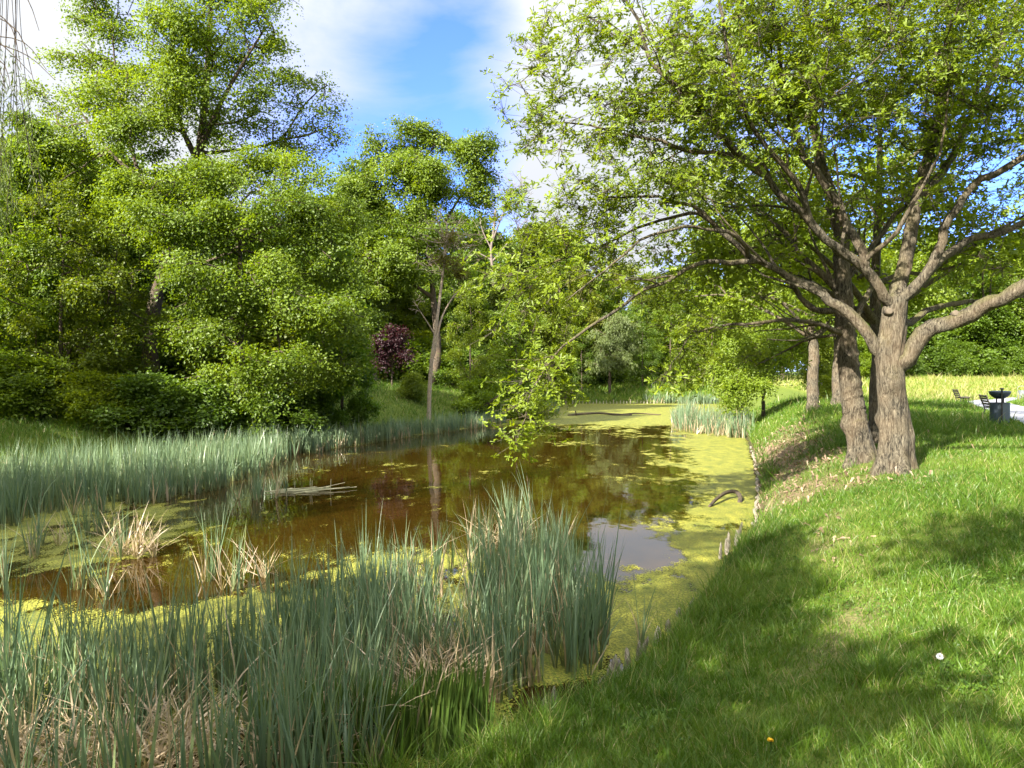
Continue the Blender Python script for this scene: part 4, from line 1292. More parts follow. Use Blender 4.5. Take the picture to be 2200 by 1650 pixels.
# willow at the left edge: hanging strands; its trunk stands outside the picture
def willow():
    rng = np.random.default_rng(95)
    b_ = np.array((-14.5, 9.2, gz(-14.5, 9.2)))
    root = thing('weeping_willow', 'weeping willow with long hanging strands at the near left edge', 'tree', b_)
    w_ = MB()
    w_.tube(crom([(0, 0, -.2), (.2, .1, 2), (.3, .3, 5), (.4, .3, 9)], .5), np.linspace(.4, .16, len(crom([(0, 0, -.2), (.2, .1, 2), (.3, .3, 5), (.4, .3, 9)], .5))), 12)
    pos, dr = [], []
    tops = [(rng.uniform(-3.8, 3.5), rng.uniform(-3.4, 3.2)) for _ in range(230)]
    strands = [(x, y, 10.5 - .16 * (x * x + y * y) + rng.uniform(-1, 1.2), rng.uniform(2.0, 4.6)) for x, y in tops]
    # the strands that come into view at the frame's edge
    for k in range(46):
        px = rng.uniform(-150, 62) ; d = rng.uniform(11.0, 13.0)
        top = P(px - 20, rng.uniform(-260, -90), d) - b_
        bot = P(px, rng.uniform(330, 600) - max(0, px) * 1.3, d) - b_
        strands.append((top[0], top[1], top[2], top[2] - bot[2]))
    for k, (x, y, z, L) in enumerate(strands):
        n = max(4, int(L / .45))
        a = rng.uniform(0, 6.28); sw = rng.uniform(.05, .22)
        q = np.array([(x + math.cos(a) * sw * (u ** 2) * L * .5, y + math.sin(a) * sw * u * u * L * .5, z - L * u) for u in np.linspace(0, 1, n + 1)])
        st = np.array((.4, .3, 8.5)) if math.hypot(x, y) < 5 else np.array((x * .75, y * .75, z - .3))
        w_.tube(crom([st, (st + q[0]) / 2 + np.array((0, 0, .35)), q[0]], .6), .02, 3, cap=False)
        w_.tube(q, .006, 3, cap=False)
        m_ = int(L * 46)
        u = rng.random(m_) ** .8
        if k >= 230:
            u = u[u > .5 + .15 * rng.random()]
            m_ = len(u)
        pp = np.stack([np.interp(u, np.linspace(0, 1, n + 1), q[:, i]) for i in range(3)], 1) + rng.normal(size=(m_, 3)) * .07
        pos.append(pp)
    # near-bare whips against the sky
    for k, (pa, pb_, pc) in enumerate((((-40, 20), (40, 70), (75, 185)), ((-40, 60), (20, 110), (68, 160)), ((-30, 85), (60, 120), (118, 172)), ((-30, 75), (50, 90), (100, 150)), ((10, -60), (60, 0), (84, 66)), ((-40, 100), (10, 140), (22, 190)), ((-30, 120), (0, 150), (14, 200)), ((-30, 10), (25, 60), (46, 150)))):
        q = crom([P(*pa, 11.5) - b_, P(*pb_, 11.5) - b_, P(*pc, 11.5) - b_], .2)
        w_.tube(q, np.linspace(.011, .004, len(q)), 4, cap=False)
        st = np.array((.4, .3, 8.5))
        w_.tube(crom([st, (st + q[0]) / 2 + np.array((0, 0, .8)), q[0]], .5), .02, 4, cap=False)
    pos = np.concatenate(pos)
    n = len(pos)
    d = rng.normal(size=(n, 3)) * .45 + np.array((0, 0, -1))
    v, f, tn = scatter(LAN_V, DIA_F, pos, basis(d, rnd_dirs(rng, n)), rng.uniform(.08, .15, n), rng.random(n))
    w_.obj('trunk', M_BARKF, root, sm=True)
    MB().add(v, f, tint=tn).obj('crown', M_WILLOW, root)


willow()
# trees behind the camera that cast the foreground shade
for x, y, h, kind, lab in ((-10.8, -3.0, 14, 'loose', 'loose-crowned tree behind the viewer, casting shade on the reeds'), (-4.6, -5.6, 14, 'loose', 'loose-crowned tree behind the viewer, casting shade on the near bank'),
                           (-23.5, 17.5, 13, 'round', 'tall rounded tree left of the willow, shading the foot of the wood'), (-29, 25, 12.5, 'round', 'tall rounded tree far left of the wood, shading its edge'),
                           (-6.5, -.6, 10.5, 'loose', 'low loose-crowned tree just left of the viewer, shading the near reeds'),
                           (-.6, -5.2, 14.5, 'loose', 'loose-crowned tree behind the viewer, casting shade on the lawn'), (-19.5, 3.5, 14, 'round', 'rounded tree left of the viewer, casting shade on the near pond end')):
    sc_ = h / {'loose': 13, 'round': 15}[kind]
    dup(protos[kind], (x, y, gz(x, y)), x * 3.1, (sc_ * 1.05, sc_ * 1.05, sc_), lab, 'trees casting the foreground shade')

# ------------------------------------------------------------------ floating duckweed
LEFTDW = [(-7.3, 17.8), (-5.9, 12.9), (-5.3, 11.0), (-7.4, 10.5), (-13, 11), (-16, 17), (-9, 20)]


def cover(x, y):
    """how much duckweed: positive where the water is covered"""
    sd = -pond_sd(x, y)
    n = fbm(x * .9, y * .55, 5, 101, .6) - .5
    nf = fbm(x * 4.5, y * 3.2, 3, 131, .6) - .5
    v = -0.34 + 0 * x
    v += .62 * smooth(44, 58, y + .25 * x)                                   # far part fully covered
    v += .20 * smooth(28, 42, y) * smooth(-4, 6, x)
    v += .66 * smooth(3.1, .6, sd) * (x > 1.2) * smooth(5, 9, y)           # along the right shore
    v += .28 * smooth(5.5, 2.5, sd) * (x > 2) * smooth(17, 26, y)
    yb = np.interp(x, [-14, -7, -5.3, -4.3, -3.15, -.9, .4, 1.2], [9.6, 9.8, 9.2, 9.7, 12.0, 13.2, 12.6, 10.5])
    v += .50 * smooth(-.6, 1.1, yb - y) * smooth(2.0, 1.0, x)
    ld_ = dist_poly(LEFTDW, x, y) * np.where(inside(LEFTDW, x, y), 1, -1)
    v += .42 * smooth(-.6, 1.4, ld_)
    v += .30 * smooth(3.8, 1.2, sd) * smooth(25, 30, y) * (x < 1)
    v -= 0.0 * np.exp(-(((x - (-5.4) - (y - 9.6) * .9) / 1.5) ** 2 + ((y - 9.9) / .8) ** 2)) * 0.9
    v -= .9 * np.exp(-(np.hypot((x - .55) / .6, (y - 6.75) / .35)) ** 2)
    v -= .55 * np.exp(-(np.hypot((x - 2.3) / .9, (y - 12.3) / 1.3)) ** 2)
    return v + n * 1.05 + nf * .36


vs, fs_, cs = [], [], []
base_n = 0
for (xa, xb, ya, yb, s) in ((-16, 6, 4.4, 15, .05), (-18, 9, 15, 27, .10), (-14, 13, 27, 45, .2), (-6, 27, 45, 91, .45)):
    xs = np.arange(xa, xb, s); ys = np.arange(ya, yb + s * .5, s)
    xx, yy = np.meshgrid(xs, ys)
    vis = (np.abs(xx) < yy * .78 + 1)
    c = np.where(vis, cover(xx, yy), -1)
    c = np.where(pond_sd(xx, yy) < .03, c, -1)
    ii = np.arange(xx.size).reshape(xx.shape)
    q = np.stack([ii[:-1, :-1], ii[:-1, 1:], ii[1:, 1:], ii[1:, :-1]], -1).reshape(-1, 4)
    cf = c.ravel()
    q = q[(cf[q].max(1) > -.16) & (cf[q].min(1) > -.9)]
    us, inv = np.unique(q, return_inverse=True)
    vs.append(np.stack([xx.ravel()[us], yy.ravel()[us], np.full(len(us), .005)], 1)); cs.append(cf[us])
    fs_.append(inv.reshape(-1, 4) + base_n); base_n += len(us)
m, t = new_mat('duckweed')
ac = N(t, 'ShaderNodeAttribute', attribute_name='cover')
co = N(t, 'ShaderNodeTexCoord')
nz = N(t, 'ShaderNodeTexNoise', i_Scale=34.0, i_Detail=3.0, i_Roughness=.7); t.links.new(co.outputs['Object'], nz.inputs['Vector'])
mpn = N(t, 'ShaderNodeMapping'); mpn.inputs['Scale'].default_value = (1, .5, 1); t.links.new(co.outputs['Object'], mpn.inputs[0])
nm = N(t, 'ShaderNodeTexNoise', i_Scale=3.2, i_Detail=5.0, i_Roughness=.65); t.links.new(mpn.outputs[0], nm.inputs['Vector'])
al = math_n(t, 'ADD', ac.outputs['Fac'], math_n(t, 'MULTIPLY', math_n(t, 'SUBTRACT', nz.outputs[0], .5), .95))
al = math_n(t, 'ADD', al, math_n(t, 'MULTIPLY', math_n(t, 'SUBTRACT', nm.outputs[0], .5), .8))
al = math_n(t, 'GREATER_THAN', al, 0.02)
dc = mixc(t, ramp(t, nm.outputs[0], [(.35, (0, 0, 0)), (.65, (1, 1, 1))]), (0.105, 0.128, 0.016), (0.32, 0.30, 0.038))
dc = mixc(t, ramp(t, nz.outputs[0], [(.42, (1, 1, 1)), (.6, (0, 0, 0))]), dc, (0.075, 0.085, 0.012))
bs = N(t, 'ShaderNodeBsdfPrincipled', i_Roughness=.7); bs.inputs['Specular IOR Level'].default_value = .3
t.links.new(dc, bs.inputs['Base Color'])
bp = N(t, 'ShaderNodeBump', i_Strength=.5, i_Distance=.02); t.links.new(nz.outputs[0], bp.inputs['Height']); t.links.new(bp.outputs[0], bs.inputs['Normal'])
tp_ = N(t, 'ShaderNodeBsdfTransparent')
mx = N(t, 'ShaderNodeMixShader'); t.links.new(al, mx.inputs[0]); t.links.new(tp_.outputs[0], mx.inputs[1]); t.links.new(bs.outputs[0], mx.inputs[2])
out(t, mx.outputs[0])
fa = np.concatenate(fs_)
dm = raw_mesh('duckweed', np.concatenate(vs), fa, np.full(len(fa), 4), {'cover': np.concatenate(cs)})
tag(link('duckweed', dm, m), 'yellow-green duckweed floating on the brown pond', 'duckweed', kind='stuff')

# ------------------------------------------------------------------ blades: reeds and grass
def blades(rng, foot, height, width, lean_dir, lean, curve, seg, tint, twist=.6, taper=.75, face=None):
    """ribbons: foot (n,3); lean/curve as fractions of the height"""
    n = len(foot)
    u = np.linspace(0, 1, seg + 1)
    a = rng.uniform(0, 2 * PI, n) if face is None else face
    ld = np.stack([np.cos(lean_dir), np.sin(lean_dir)], 1)
    hx = height[:, None] * (lean[:, None] * u + curve[:, None] * u ** 2.4)
    hz = height[:, None] * (u - .5 * (lean[:, None] ** 2) * u - .55 * curve[:, None] ** 2 * u ** 3)
    wdt = width[:, None] * np.where(u < .12, .75 + u * 2, 1) * np.clip((1 - u) / (1 - taper), 0, 1) ** .75
    wdt[:, -1] = width * .02
    an = a[:, None] + twist * u * rng.normal(size=(n, 1))
    cx = foot[:, None, 0] + ld[:, None, 0] * hx; cy_ = foot[:, None, 1] + ld[:, None, 1] * hx; cz = foot[:, None, 2] + hz
    dx, dy = np.cos(an) * wdt / 2, np.sin(an) * wdt / 2
    v = np.stack([np.stack([cx - dx, cy_ - dy, cz], -1), np.stack([cx + dx, cy_ + dy, cz], -1)], 2).reshape(-1, 3)
    k = 2 * (seg + 1)
    q = np.array([(2 * i, 2 * i + 1, 2 * i + 3, 2 * i + 2) for i in range(seg)])
    f = (q[None] + (np.arange(n) * k)[:, None, None]).reshape(-1, 4)
    return v, f, np.repeat(tint, k), np.tile(np.repeat(u, 2), n)


def in_poly(rng, poly, n):
    p = np.array(poly)
    lo, hi = p.min(0), p.max(0)
    r = []
    got = 0
    while got < n:
        q = lo + rng.random((n * 2, 2)) * (hi - lo)
        q = q[inside(poly, q[:, 0], q[:, 1])]
        r.append(q); got += len(q)
    return np.concatenate(r)[:n]


def parea(p):
    x, y = np.array(p).T
    return abs(np.dot(x, np.roll(y, -1)) - np.dot(y, np.roll(x, -1))) / 2


M_REED = None
m, t = new_mat('reed_blade')
at = N(t, 'ShaderNodeAttribute', attribute_name='tint'); ah = N(t, 'ShaderNodeAttribute', attribute_name='up')
c1 = ramp(t, at.outputs['Fac'], [(0, (0.078, 0.135, 0.074)), (.40, (0.145, 0.205, 0.115)), (.60, (0.215, 0.255, 0.110)), (.7, (.16, .19, .06)), (.74, (.33, .25, .15)), (1, (.46, .37, .26))])
c1 = mixc(t, ramp(t, ah.outputs['Fac'], [(0, (.55, .55, .55)), (.3, (0, 0, 0))]), c1, (0.20, 0.185, 0.06))
tr = mixc(t, 1.0, c1, (1.1, 1.15, .6), 'MULTIPLY')
df = N(t, 'ShaderNodeBsdfDiffuse'); t.links.new(c1, df.inputs[0])
tl = N(t, 'ShaderNodeBsdfTranslucent'); t.links.new(tr, tl.inputs[0])
gl = N(t, 'ShaderNodeBsdfGlossy', i_Roughness=.35)
mx = N(t, 'ShaderNodeMixShader', i_0=.3); t.links.new(df.outputs[0], mx.inputs[1]); t.links.new(tl.outputs[0], mx.inputs[2])
m2 = N(t, 'ShaderNodeMixShader', i_0=.03); t.links.new(mx.outputs[0], m2.inputs[1]); t.links.new(gl.outputs[0], m2.inputs[2])
out(t, m2.outputs[0])
M_REED = m


def reed_shoots(rng, xy, h, per=(4, 7), wid=.014, seg=6, dead=.12, z=-.03, wind=.10, hvar=.22, lean0=.10):
    n = len(xy)
    k = rng.integers(per[0], per[1] + 1, n)
    ii = np.repeat(np.arange(n), k)
    sh_h = h * np.clip(1 + hvar * rng.normal(size=n), .45, 1.5) * (.72 + .56 * fbm(xy[:, 0] * .9, xy[:, 1] * .9, 3, 61))
    fan = rng.uniform(0, 2 * PI, n)
    m_ = len(ii)
    foot = np.column_stack([xy[ii] + rng.normal(size=(m_, 2)) * .012, np.full(m_, z)])
    hh = sh_h[ii] * rng.uniform(.62, 1.05, m_)
    ld = fan[ii] + np.where(rng.random(m_) < .5, 0, PI) + rng.normal(size=m_) * .35
    lean = np.abs(rng.normal(size=m_)) * lean0 + .02
    curve = np.clip(rng.normal(size=m_) * .07 + .07, 0, .4)
    kink = rng.random(m_) < .05
    curve[kink] += .35
    tint = np.clip(.30 + .35 * (fbm(xy[:, 0] * 1.5, xy[:, 1] * 1.5, 3, 7) - .5)[ii] + rng.normal(size=m_) * .12, 0, .66)
    isd = rng.random(n) < dead
    d_ = isd[ii] | (rng.random(m_) < dead * .45)
    tint[d_] = rng.uniform(.74, 1, d_.sum())
    hh[d_] *= rng.uniform(.35, .85, d_.sum()); lean[d_] *= 1.7
    ox = wind * hh
    w = wid * rng.uniform(.7, 1.25, m_)
    w[d_] *= 1.1
    face = fan[ii] + PI / 2 + rng.normal(size=m_) * .5
    return blades(rng, foot, hh, w, ld, lean, curve, seg, tint, twist=.5, taper=.35, face=face)


def litter_blades(rng, c, r, n, z0, z1, wid=.014):
    """a heap of broken, bent dead leaves"""
    a = rng.uniform(0, 2 * PI, n)
    rr = r * np.sqrt(rng.random(n))
    foot = np.column_stack([c[0] + np.cos(a) * rr, c[1] + np.sin(a) * rr, rng.uniform(z0, z1, n) * (1 - .7 * rr / r)])
    return blades(rng, foot, rng.uniform(.25, .75, n), wid * rng.uniform(.6, 1.5, n), rng.uniform(0, 2 * PI, n), rng.uniform(.5, 1.1, n), rng.uniform(-.1, .5, n), 4, rng.uniform(.74, 1, n), taper=.5)


def bed(name, label, polys, seed, dens, h, per, wid, seg, dead, extra=(), px=True, holes=(), **kw):
    rng = np.random.default_rng(seed)
    mb = MB()
    for poly in polys:
        wp_ = [W0(*q) for q in poly] if px else poly
        n = int(parea(wp_) * dens)
        xy = in_poly(rng, wp_, n)
        keep = fbm(xy[:, 0] * 1.3, xy[:, 1] * 1.3, 3, seed) > .38
        for hx, hy, hr in holes:
            keep &= (np.hypot(xy[:, 0] - hx, xy[:, 1] - hy) > hr * rng.uniform(.7, 1.2, len(xy)))
        v, f, tn, up = reed_shoots(rng, xy[keep], h, per, wid, seg, dead, **kw)
        mb.add(v, f, tint=tn, up=up)
    if name == 'reed_bed' and seed == 201:                              # last year's stalks, snapped and leaning through the stand
        wp_ = [W0(*q) for q in polys[0]]
        q = in_poly(rng, wp_, 300)
        foot = np.column_stack([q, rng.uniform(-.02, .1, len(q))])
        v, f, tn, up = blades(rng, foot, rng.uniform(.5, 1.15, len(q)), rng.uniform(.007, .016, len(q)), rng.uniform(0, 2 * PI, len(q)), np.abs(rng.normal(size=len(q))) * .32, np.where(rng.random(len(q)) < .3, .7, .05), 6, rng.uniform(.74, 1, len(q)), taper=.6)
        mb.add(v, f, tint=tn, up=np.ones(len(v)))
    for e in extra:
        v, f, tn, up = litter_blades(rng, *e)
        mb.add(v, f, tint=tn, up=np.ones(len(v)))
    return tag(mb.obj(name, M_REED), label, 'reeds', kind='stuff')


NEAR = [(-300, 1450), (0, 1475), (200, 1500), (400, 1490), (600, 1430), (780, 1325), (930, 1240), (1040, 1190), (1110, 1175), (1190, 1215), (1250, 1300), (1310, 1385), (1290, 1450), (1160, 1470), (1060, 1520), (1010, 1600), (850, 1660), (600, 1800), (-300, 1800)]
bed('reed_bed', 'tall blue-green cattail reeds filling the near corner of the pond', [NEAR], 201, 72, 1.08, (4, 7), .0195, 6, .11, holes=((*W0(935, 1535), .50), (*W0(330, 1690), .45), (*W0(60, 1700), .45), (*W0(925, 1600), .4), (*W0(1150, 1440), .25)),
    extra=[((*W0(925, 1480), 0)[:2], .42, 300, .0, .34, .012), (W0(940, 1530), .3, 240, .0, .22, .013), (W0(330, 1660), .5, 360, .0, .3, .014), (W0(80, 1690), .55, 320, .0, .3, .014), (W0(600, 1640), .35, 160, .0, .25, .014), (W0(1090, 1180), .4, 120, 0, .2, .015), (W0(760, 1600), .3, 120, 0, .3, .013)])
LEFT = [W0(-300, 1180), W0(0, 1140), W0(180, 1105), W0(330, 1085), W0(480, 1050), W0(600, 1000), (-9.2, 29.5), (-11.0, 28.4), (-12.8, 24.4), (-15, 20.6), (-19, 18), (-22, 17)]
bed('reed_bed', 'wide reed bed along the left shore below the wood', [LEFT], 202, 62, 1.06, (3, 5), .022, 4, .05, px=False)
MID = [W0(600, 992), W0(720, 965), W0(850, 945), W0(960, 930), W0(1085, 912), (-.4, 51.5), (-4, 44.6), (-7.6, 37.6), (-9.8, 32)]
bed('reed_bed', 'reed bed in front of the sunny grass bank across the pond', [MID], 203, 48, .92, (3, 4), .036, 3, .10, px=False)
RIGHT = [W0(1450, 925), W0(1540, 940), W0(1620, 943), W0(1612, 918), (14.2, 45.5), (11, 46.5), W0(1500, 890), W0(1440, 905)]
bed('reed_bed', 'pale dry-based reeds standing off the right shore', [RIGHT], 204, 42, 1.3, (3, 4), .034, 3, .34, px=False)
FAR = [(16, 89.5), (21, 88), (25, 87), (25.5, 90), (16, 91)]
bed('reed_bed', 'low pale reeds along the far bank', [FAR], 205, 16, 1.3, (3, 4), .09, 3, .08, px=False)
bed('reed_bed', 'small far reed patch behind the drooping oak spray', [[W0(1160, 893), W0(1200, 893), W0(1200, 888), W0(1160, 888)]], 206, 14, 1.2, (3, 4), .06, 3, .3, px=False)

# single tufts that stand on their own in the water
TUFTS = [(458, 1245, 1.0, 8, 'cattail tuft standing alone on the lit duckweed edge, taller of a close pair'), (512, 1262, .85, 6, 'shorter cattail tuft standing right of the taller pair member'), (560, 1072, .95, 16, 'cattail tuft rising from the water at the tip of the left reed bed'),
         (1388, 1392, .82, 3, 'lone cattail shoot in the duckweed by the wooden pegs'), (175, 1265, .95, 7, 'cattail tuft left in the shaded duckweed'), (265, 1195, 1.0, 14, 'cattail clump with broken dry stems beside dark water'), (310, 1192, .9, 6, 'thin cattail tuft right of the clump with broken dry stems'),
         (120, 1170, .9, 8, 'cattail tuft in front of the left reed bed'), (215, 1150, .9, 10, 'cattail clump between the left reed bed and the brown water'), (20, 1270, .9, 5, 'cattail tuft at the left edge of the shaded duckweed'), (560, 1240, .55, 5, 'dry broken tuft at the edge of the lit duckweed'),
         (215, 1285, .7, 5, 'low tuft by the open brown water'), (65, 1195, .9, 6, 'cattail tuft near the left edge before the reed bed'), (1100, 1150, 1.1, 12, 'tall tuft at the tip of the near reed bed')]
for i, (px, py, h, n, lab) in enumerate(TUFTS):
    rng = np.random.default_rng(300 + i)
    x, y = W0(px, py)
    xy = rng.normal(size=(n, 2)) * (.035 + .012 * n)
    v, f, tn, up = reed_shoots(rng, xy, h, (4, 7), .015 + .0006 * max(0, y - 8), 6, .25 if 'dry' not in lab else .7, lean0=.16)
    mb = MB().add(v, f, tint=tn, up=up)
    if 'broken' in lab:
        v, f, tn, up = litter_blades(rng, (0, 0), .3, 26, 0, .2, .014)
        mb.add(v, f, tint=tn, up=np.ones(len(v)))
    o = tag(mb.obj('cattail_tuft', M_REED), lab, 'cattail', 'cattail tufts standing in the water')
    o.location = (x, y, 0)
# fresh flag leaves at the near water edge
M_FLAG = ramp_leaf_mat('flag_leaf', [(0, (0.040, 0.085, 0.014)), (.6, (0.085, 0.150, 0.022)), (1, (0.15, 0.20, 0.035))], gloss=.07)
for i, (px, py, n, lab) in enumerate(((590, 1650, 16, 'fresh green flag iris leaves, clump nearest the reeds'), (690, 1640, 26, 'fresh green flag iris leaves left of the broad clump'), (800, 1632, 60, 'broad clump of fresh flag iris leaves at the water edge'), (920, 1612, 55, 'dense flag iris clump beneath the heap of dead reeds'), (1000, 1592, 26, 'flag iris clump beside the dark mud pool'))):
    rng = np.random.default_rng(330 + i)
    x, y = W0(px, py)
    y = max(y, 5.55)
    nn = n * 4
    sh = rng.normal(size=(n, 2)) * np.array((.16, .07))
    ii = np.repeat(np.arange(n), 4)
    fan = rng.normal(size=n) * .7
    ff = np.array((-1.5, -.5, .5, 1.5))[np.tile(np.arange(4), n)]
    foot = np.column_stack([sh[ii] + np.column_stack([np.cos(fan[ii]), np.sin(fan[ii])]) * ff[:, None] * .012, np.zeros(nn)])
    v, f, tn, up = blades(rng, foot, rng.uniform(.42, .78, nn), rng.uniform(.018, .030, nn), fan[ii] + np.where(ff > 0, 0, PI), np.abs(ff) * .07, rng.uniform(0, .08, nn), 5, np.clip(rng.normal(size=nn) * .22 + .5, 0, 1), twist=.15, taper=.4, face=fan[ii])
    o = tag(MB().add(v, f, tint=tn).obj('flag_iris', M_FLAG), lab, 'iris', 'flag iris clumps at the near water edge')
    o.location = (x, y, max(0, gz(x, y)) - .01)

# grass -----------------------------------------------------------------
M_GRASS = ramp_leaf_mat('grass_blade', [(0, (0.042, 0.092, 0.010)), (.45, (0.074, 0.148, 0.013)), (.8, (0.120, 0.190, 0.020)), (.93, (0.20, 0.22, 0.05)), (1, (.34, .29, .16))], tw=.4, gloss=.02)


def grass(name, label, seed, n, dr, hgt, wid, seg, xlim=None, sd_rng=(.05, 1e3), power=1.0, skip=None, hvar=.35, long_frac=.09, tint0=.45, tmax=.88):
    rng = np.random.default_rng(seed)
    d = dr[0] + (dr[1] - dr[0]) * rng.random(n) ** power
    a, b_ = xlim
    x = (a + (b_ - a) * rng.random(n)) * d
    sd = pond_sd(x, d)
    lm = litter_mask(x, d, sd)
    keep = (sd > sd_rng[0]) & (sd < sd_rng[1]) & (rng.random(n) > lm * 1.1)
    keep &= np.minimum(dist_poly(PATH1, x, d, False), dist_poly(PATH2, x, d, False)) > 1.12
    x, d, sd = x[keep], d[keep], sd[keep]
    cl = fbm(x * 1.7, d * 1.7, 3, seed + 5)
    keep = rng.random(len(x)) < .35 + 1.3 * cl
    x, d, sd, cl = x[keep], d[keep], sd[keep], cl[keep]
    n = len(x)
    z = ground(x, d, sd)
    h = hgt * np.clip(1 + hvar * rng.normal(size=n), .3, 2.2) * (.45 + 1.15 * cl)
    tuft = fbm(x * 3.3, d * 3.3, 2, seed + 9)
    h *= 1 + 1.2 * smooth(.62, .8, tuft)
    h *= 1 + 1.1 * smooth(.9, .15, sd)                     # longer at the water edge
    lf = rng.random(n) < long_frac
    h[lf] *= rng.uniform(1.4, 2.3, lf.sum())
    tint = np.clip(tint0 + .8 * (fbm(x * .8, d * .8, 3, seed + 2) - .5) + rng.normal(size=n) * .15, 0, tmax)
    dead = rng.random(n) < .085
    tint[dead] = rng.uniform(.92, 1, dead.sum())
    v, f, tn, up = blades(rng, np.column_stack([x, d, z - .01]), h, wid * rng.uniform(.6, 1.4, n) * (d / dr[0]) ** .55, rng.uniform(0, 2 * PI, n), np.abs(rng.normal(size=n)) * .38 + .08, rng.uniform(.05, .5, n), seg, tint, taper=.3)
    print(name, n)
    return tag(MB().add(v, f, tint=tn).obj(name, M_GRASS), label, 'grass', kind='stuff')


grass('grass', 'short mown lawn grass on the near bank', 401, 210000, (2.7, 8.5), .070, .0042, 3, xlim=(-.42, .80), power=1.25)
grass('grass', 'lawn grass around the foot of the oaks', 402, 170000, (8.3, 21), .072, .0078, 2, xlim=(-.02, .78), power=1.3)
grass('grass', 'shaded lawn grass behind the oaks and along the path', 403, 110000, (20, 56), .13, .020, 2, xlim=(.24, .78), power=1.2)
grass('grass', 'long grass on the bank below the wood', 404, 130000, (20, 60), .19, .020, 2, xlim=(-.78, .04), sd_rng=(.05, 14), power=1.0, long_frac=.02, tint0=.5)
grass('grass', 'grass on the far bank beyond the pond', 405, 26000, (84, 112), .42, .075, 2, xlim=(-.02, .33), power=1.0, tint0=.55)
grass('grass', 'tall yellow meadow grass beyond the path', 406, 60000, (50, 114), .28, .05, 2, xlim=(.36, .78), power=1.2, tint0=.9, sd_rng=(6, 1e3), tmax=.96)

# clover and broad-leaved weeds among the blades
rng = np.random.default_rng(430)
n = 26000
y = 2.9 + 9.5 * rng.random(n) ** 1.5
x = (-.3 + 1.1 * rng.random(n)) * y
sd = pond_sd(x, y)
k = (sd > .6) & (fbm(x * .9, y * .9, 3, 433) > .56) & (rng.random(n) < .8)
x, y, sd = x[k], y[k], sd[k]
v, f, tn = rosettes(rng, np.column_stack([x, y, ground(x, y, sd) + rng.uniform(.02, .055, len(x))]), np.tile(np.array((0, 0, 1.0)), (len(x), 1)), 3, .026, tv=DIA_V * np.array((1, 1.4, 1)), tf=DIA_F)
tag(MB().add(v, f, tint=tn * .75).obj('clover', M_GRASS), 'clover and small broad-leaved weeds in the near lawn', 'clover', kind='stuff')
# fallen leaves on the bare bank
rng = np.random.default_rng(440)
n = 16000
x = rng.uniform(2, 13, n); y = rng.uniform(9, 34, n)
sd = pond_sd(x, y)
k = (sd > .05) & (rng.random(n) < litter_mask(x, y, sd) * 1.4 + .006)
x, y, sd = x[k], y[k], sd[k]
pos = np.column_stack([x, y, ground(x, y, sd) + rng.uniform(.008, .03, len(x))])
nr = np.array((0, 0, 1.0)) + rng.normal(size=pos.shape) * .4
v, f, tn = scatter(OAK_LEAF_V, OAK_LEAF_F, pos, basis(rnd_dirs(rng, len(x)), nr), rng.uniform(.07, .13, len(x)) * (1 + .02 * y), rng.random(len(x)))
M_DRY = leaf_mat('dry_leaf', (0.085, 0.055, 0.036), (0.30, 0.215, 0.15), tw=.15)
tag(MB().add(v, f, tint=tn).obj('leaf_litter', M_DRY), 'brown fallen oak leaves on the bare bank', 'leaf litter', kind='stuff')

# ------------------------------------------------------------------ wooden pegs, log edging, floating wood
M_PEG = bark_mat('weathered_wood', (0.15, 0.13, 0.10), (0.50, 0.46, 0.39), moss_amt=.15, sc=2)


def peg_mesh(seed, h=.3, r=.035):
    rng = np.random.default_rng(seed)
    n = 9
    th = np.linspace(0, 2 * PI, n, endpoint=False)
    zs = np.array((-.25, 0, .3 * h, .62 * h, .86 * h, h))
    rs = np.array((1, 1, .96, .88, .62, .22)) * r
    rr = rs[:, None] * (1 + .16 * rng.normal(size=n)[None] + .05 * rng.normal(size=(len(zs), n)))
    zz = zs[:, None] + (rng.normal(size=n)[None] * .05 * h) * (zs[:, None] > .5 * h)
    v = np.stack([rr * np.cos(th) + zs[:, None] * rng.normal() * .12, rr * np.sin(th) + zs[:, None] * rng.normal() * .12, zz], -1).reshape(-1, 3)
    i = np.arange(len(zs) - 1)[:, None] * n + np.arange(n)[None]; j = np.arange(len(zs) - 1)[:, None] * n + (np.arange(n)[None] + 1) % n
    f = [tuple(q) for q in np.stack([i, j, j + n, i + n], -1).reshape(-1, 4)] + [tuple(range((len(zs) - 1) * n, len(zs) * n))]
    return MB().add(v, f).mesh('wooden_peg', True)


pegs = [peg_mesh(500 + i) for i in range(5)]
for pm in pegs:
    pm.materials.append(M_PEG)
PEGS = [(1159, 1533, .16, 'small worn peg in the dark mud pool'), (1201, 1526, .2, 'thick split peg standing at the dark mud pool'), (1296, 1487, .15, 'dark short peg on the muddy spit'), (1316, 1466, .17, 'peg left of the pale forked pegs on the muddy spit'),
        (1345, 1440, .22, 'tall pale peg at the edge of the duckweed'), (1356, 1460, .19, 'pale leaning peg on the grass side of the muddy spit'), (1367, 1420, .22, 'upright pale peg between two pale pegs'), (1389, 1405, .18, 'pale peg right at the lone cattail shoot'),
        (1416, 1388, .2, 'grey-brown peg just past the lone cattail shoot'), (1437, 1372, .12, 'low brown peg half hidden in long grass'), (1453, 1360, .14, 'thin brown peg half hidden in long grass'), (1476, 1327, .12, 'peg deep in long grass below the bend of the shore'), (1497, 1305, .12, 'peg at the bend of the shore in long grass'),
        (1572, 1204, .26, 'first of the close peg row at the shore'), (1580, 1194, .26, 'second of the close peg row at the shore'), (1589, 1184, .28, 'middle peg of the close row at the shore'), (1597, 1174, .28, 'fourth of the close peg row at the shore'), (1607, 1161, .3, 'last of the close peg row, farthest along')]
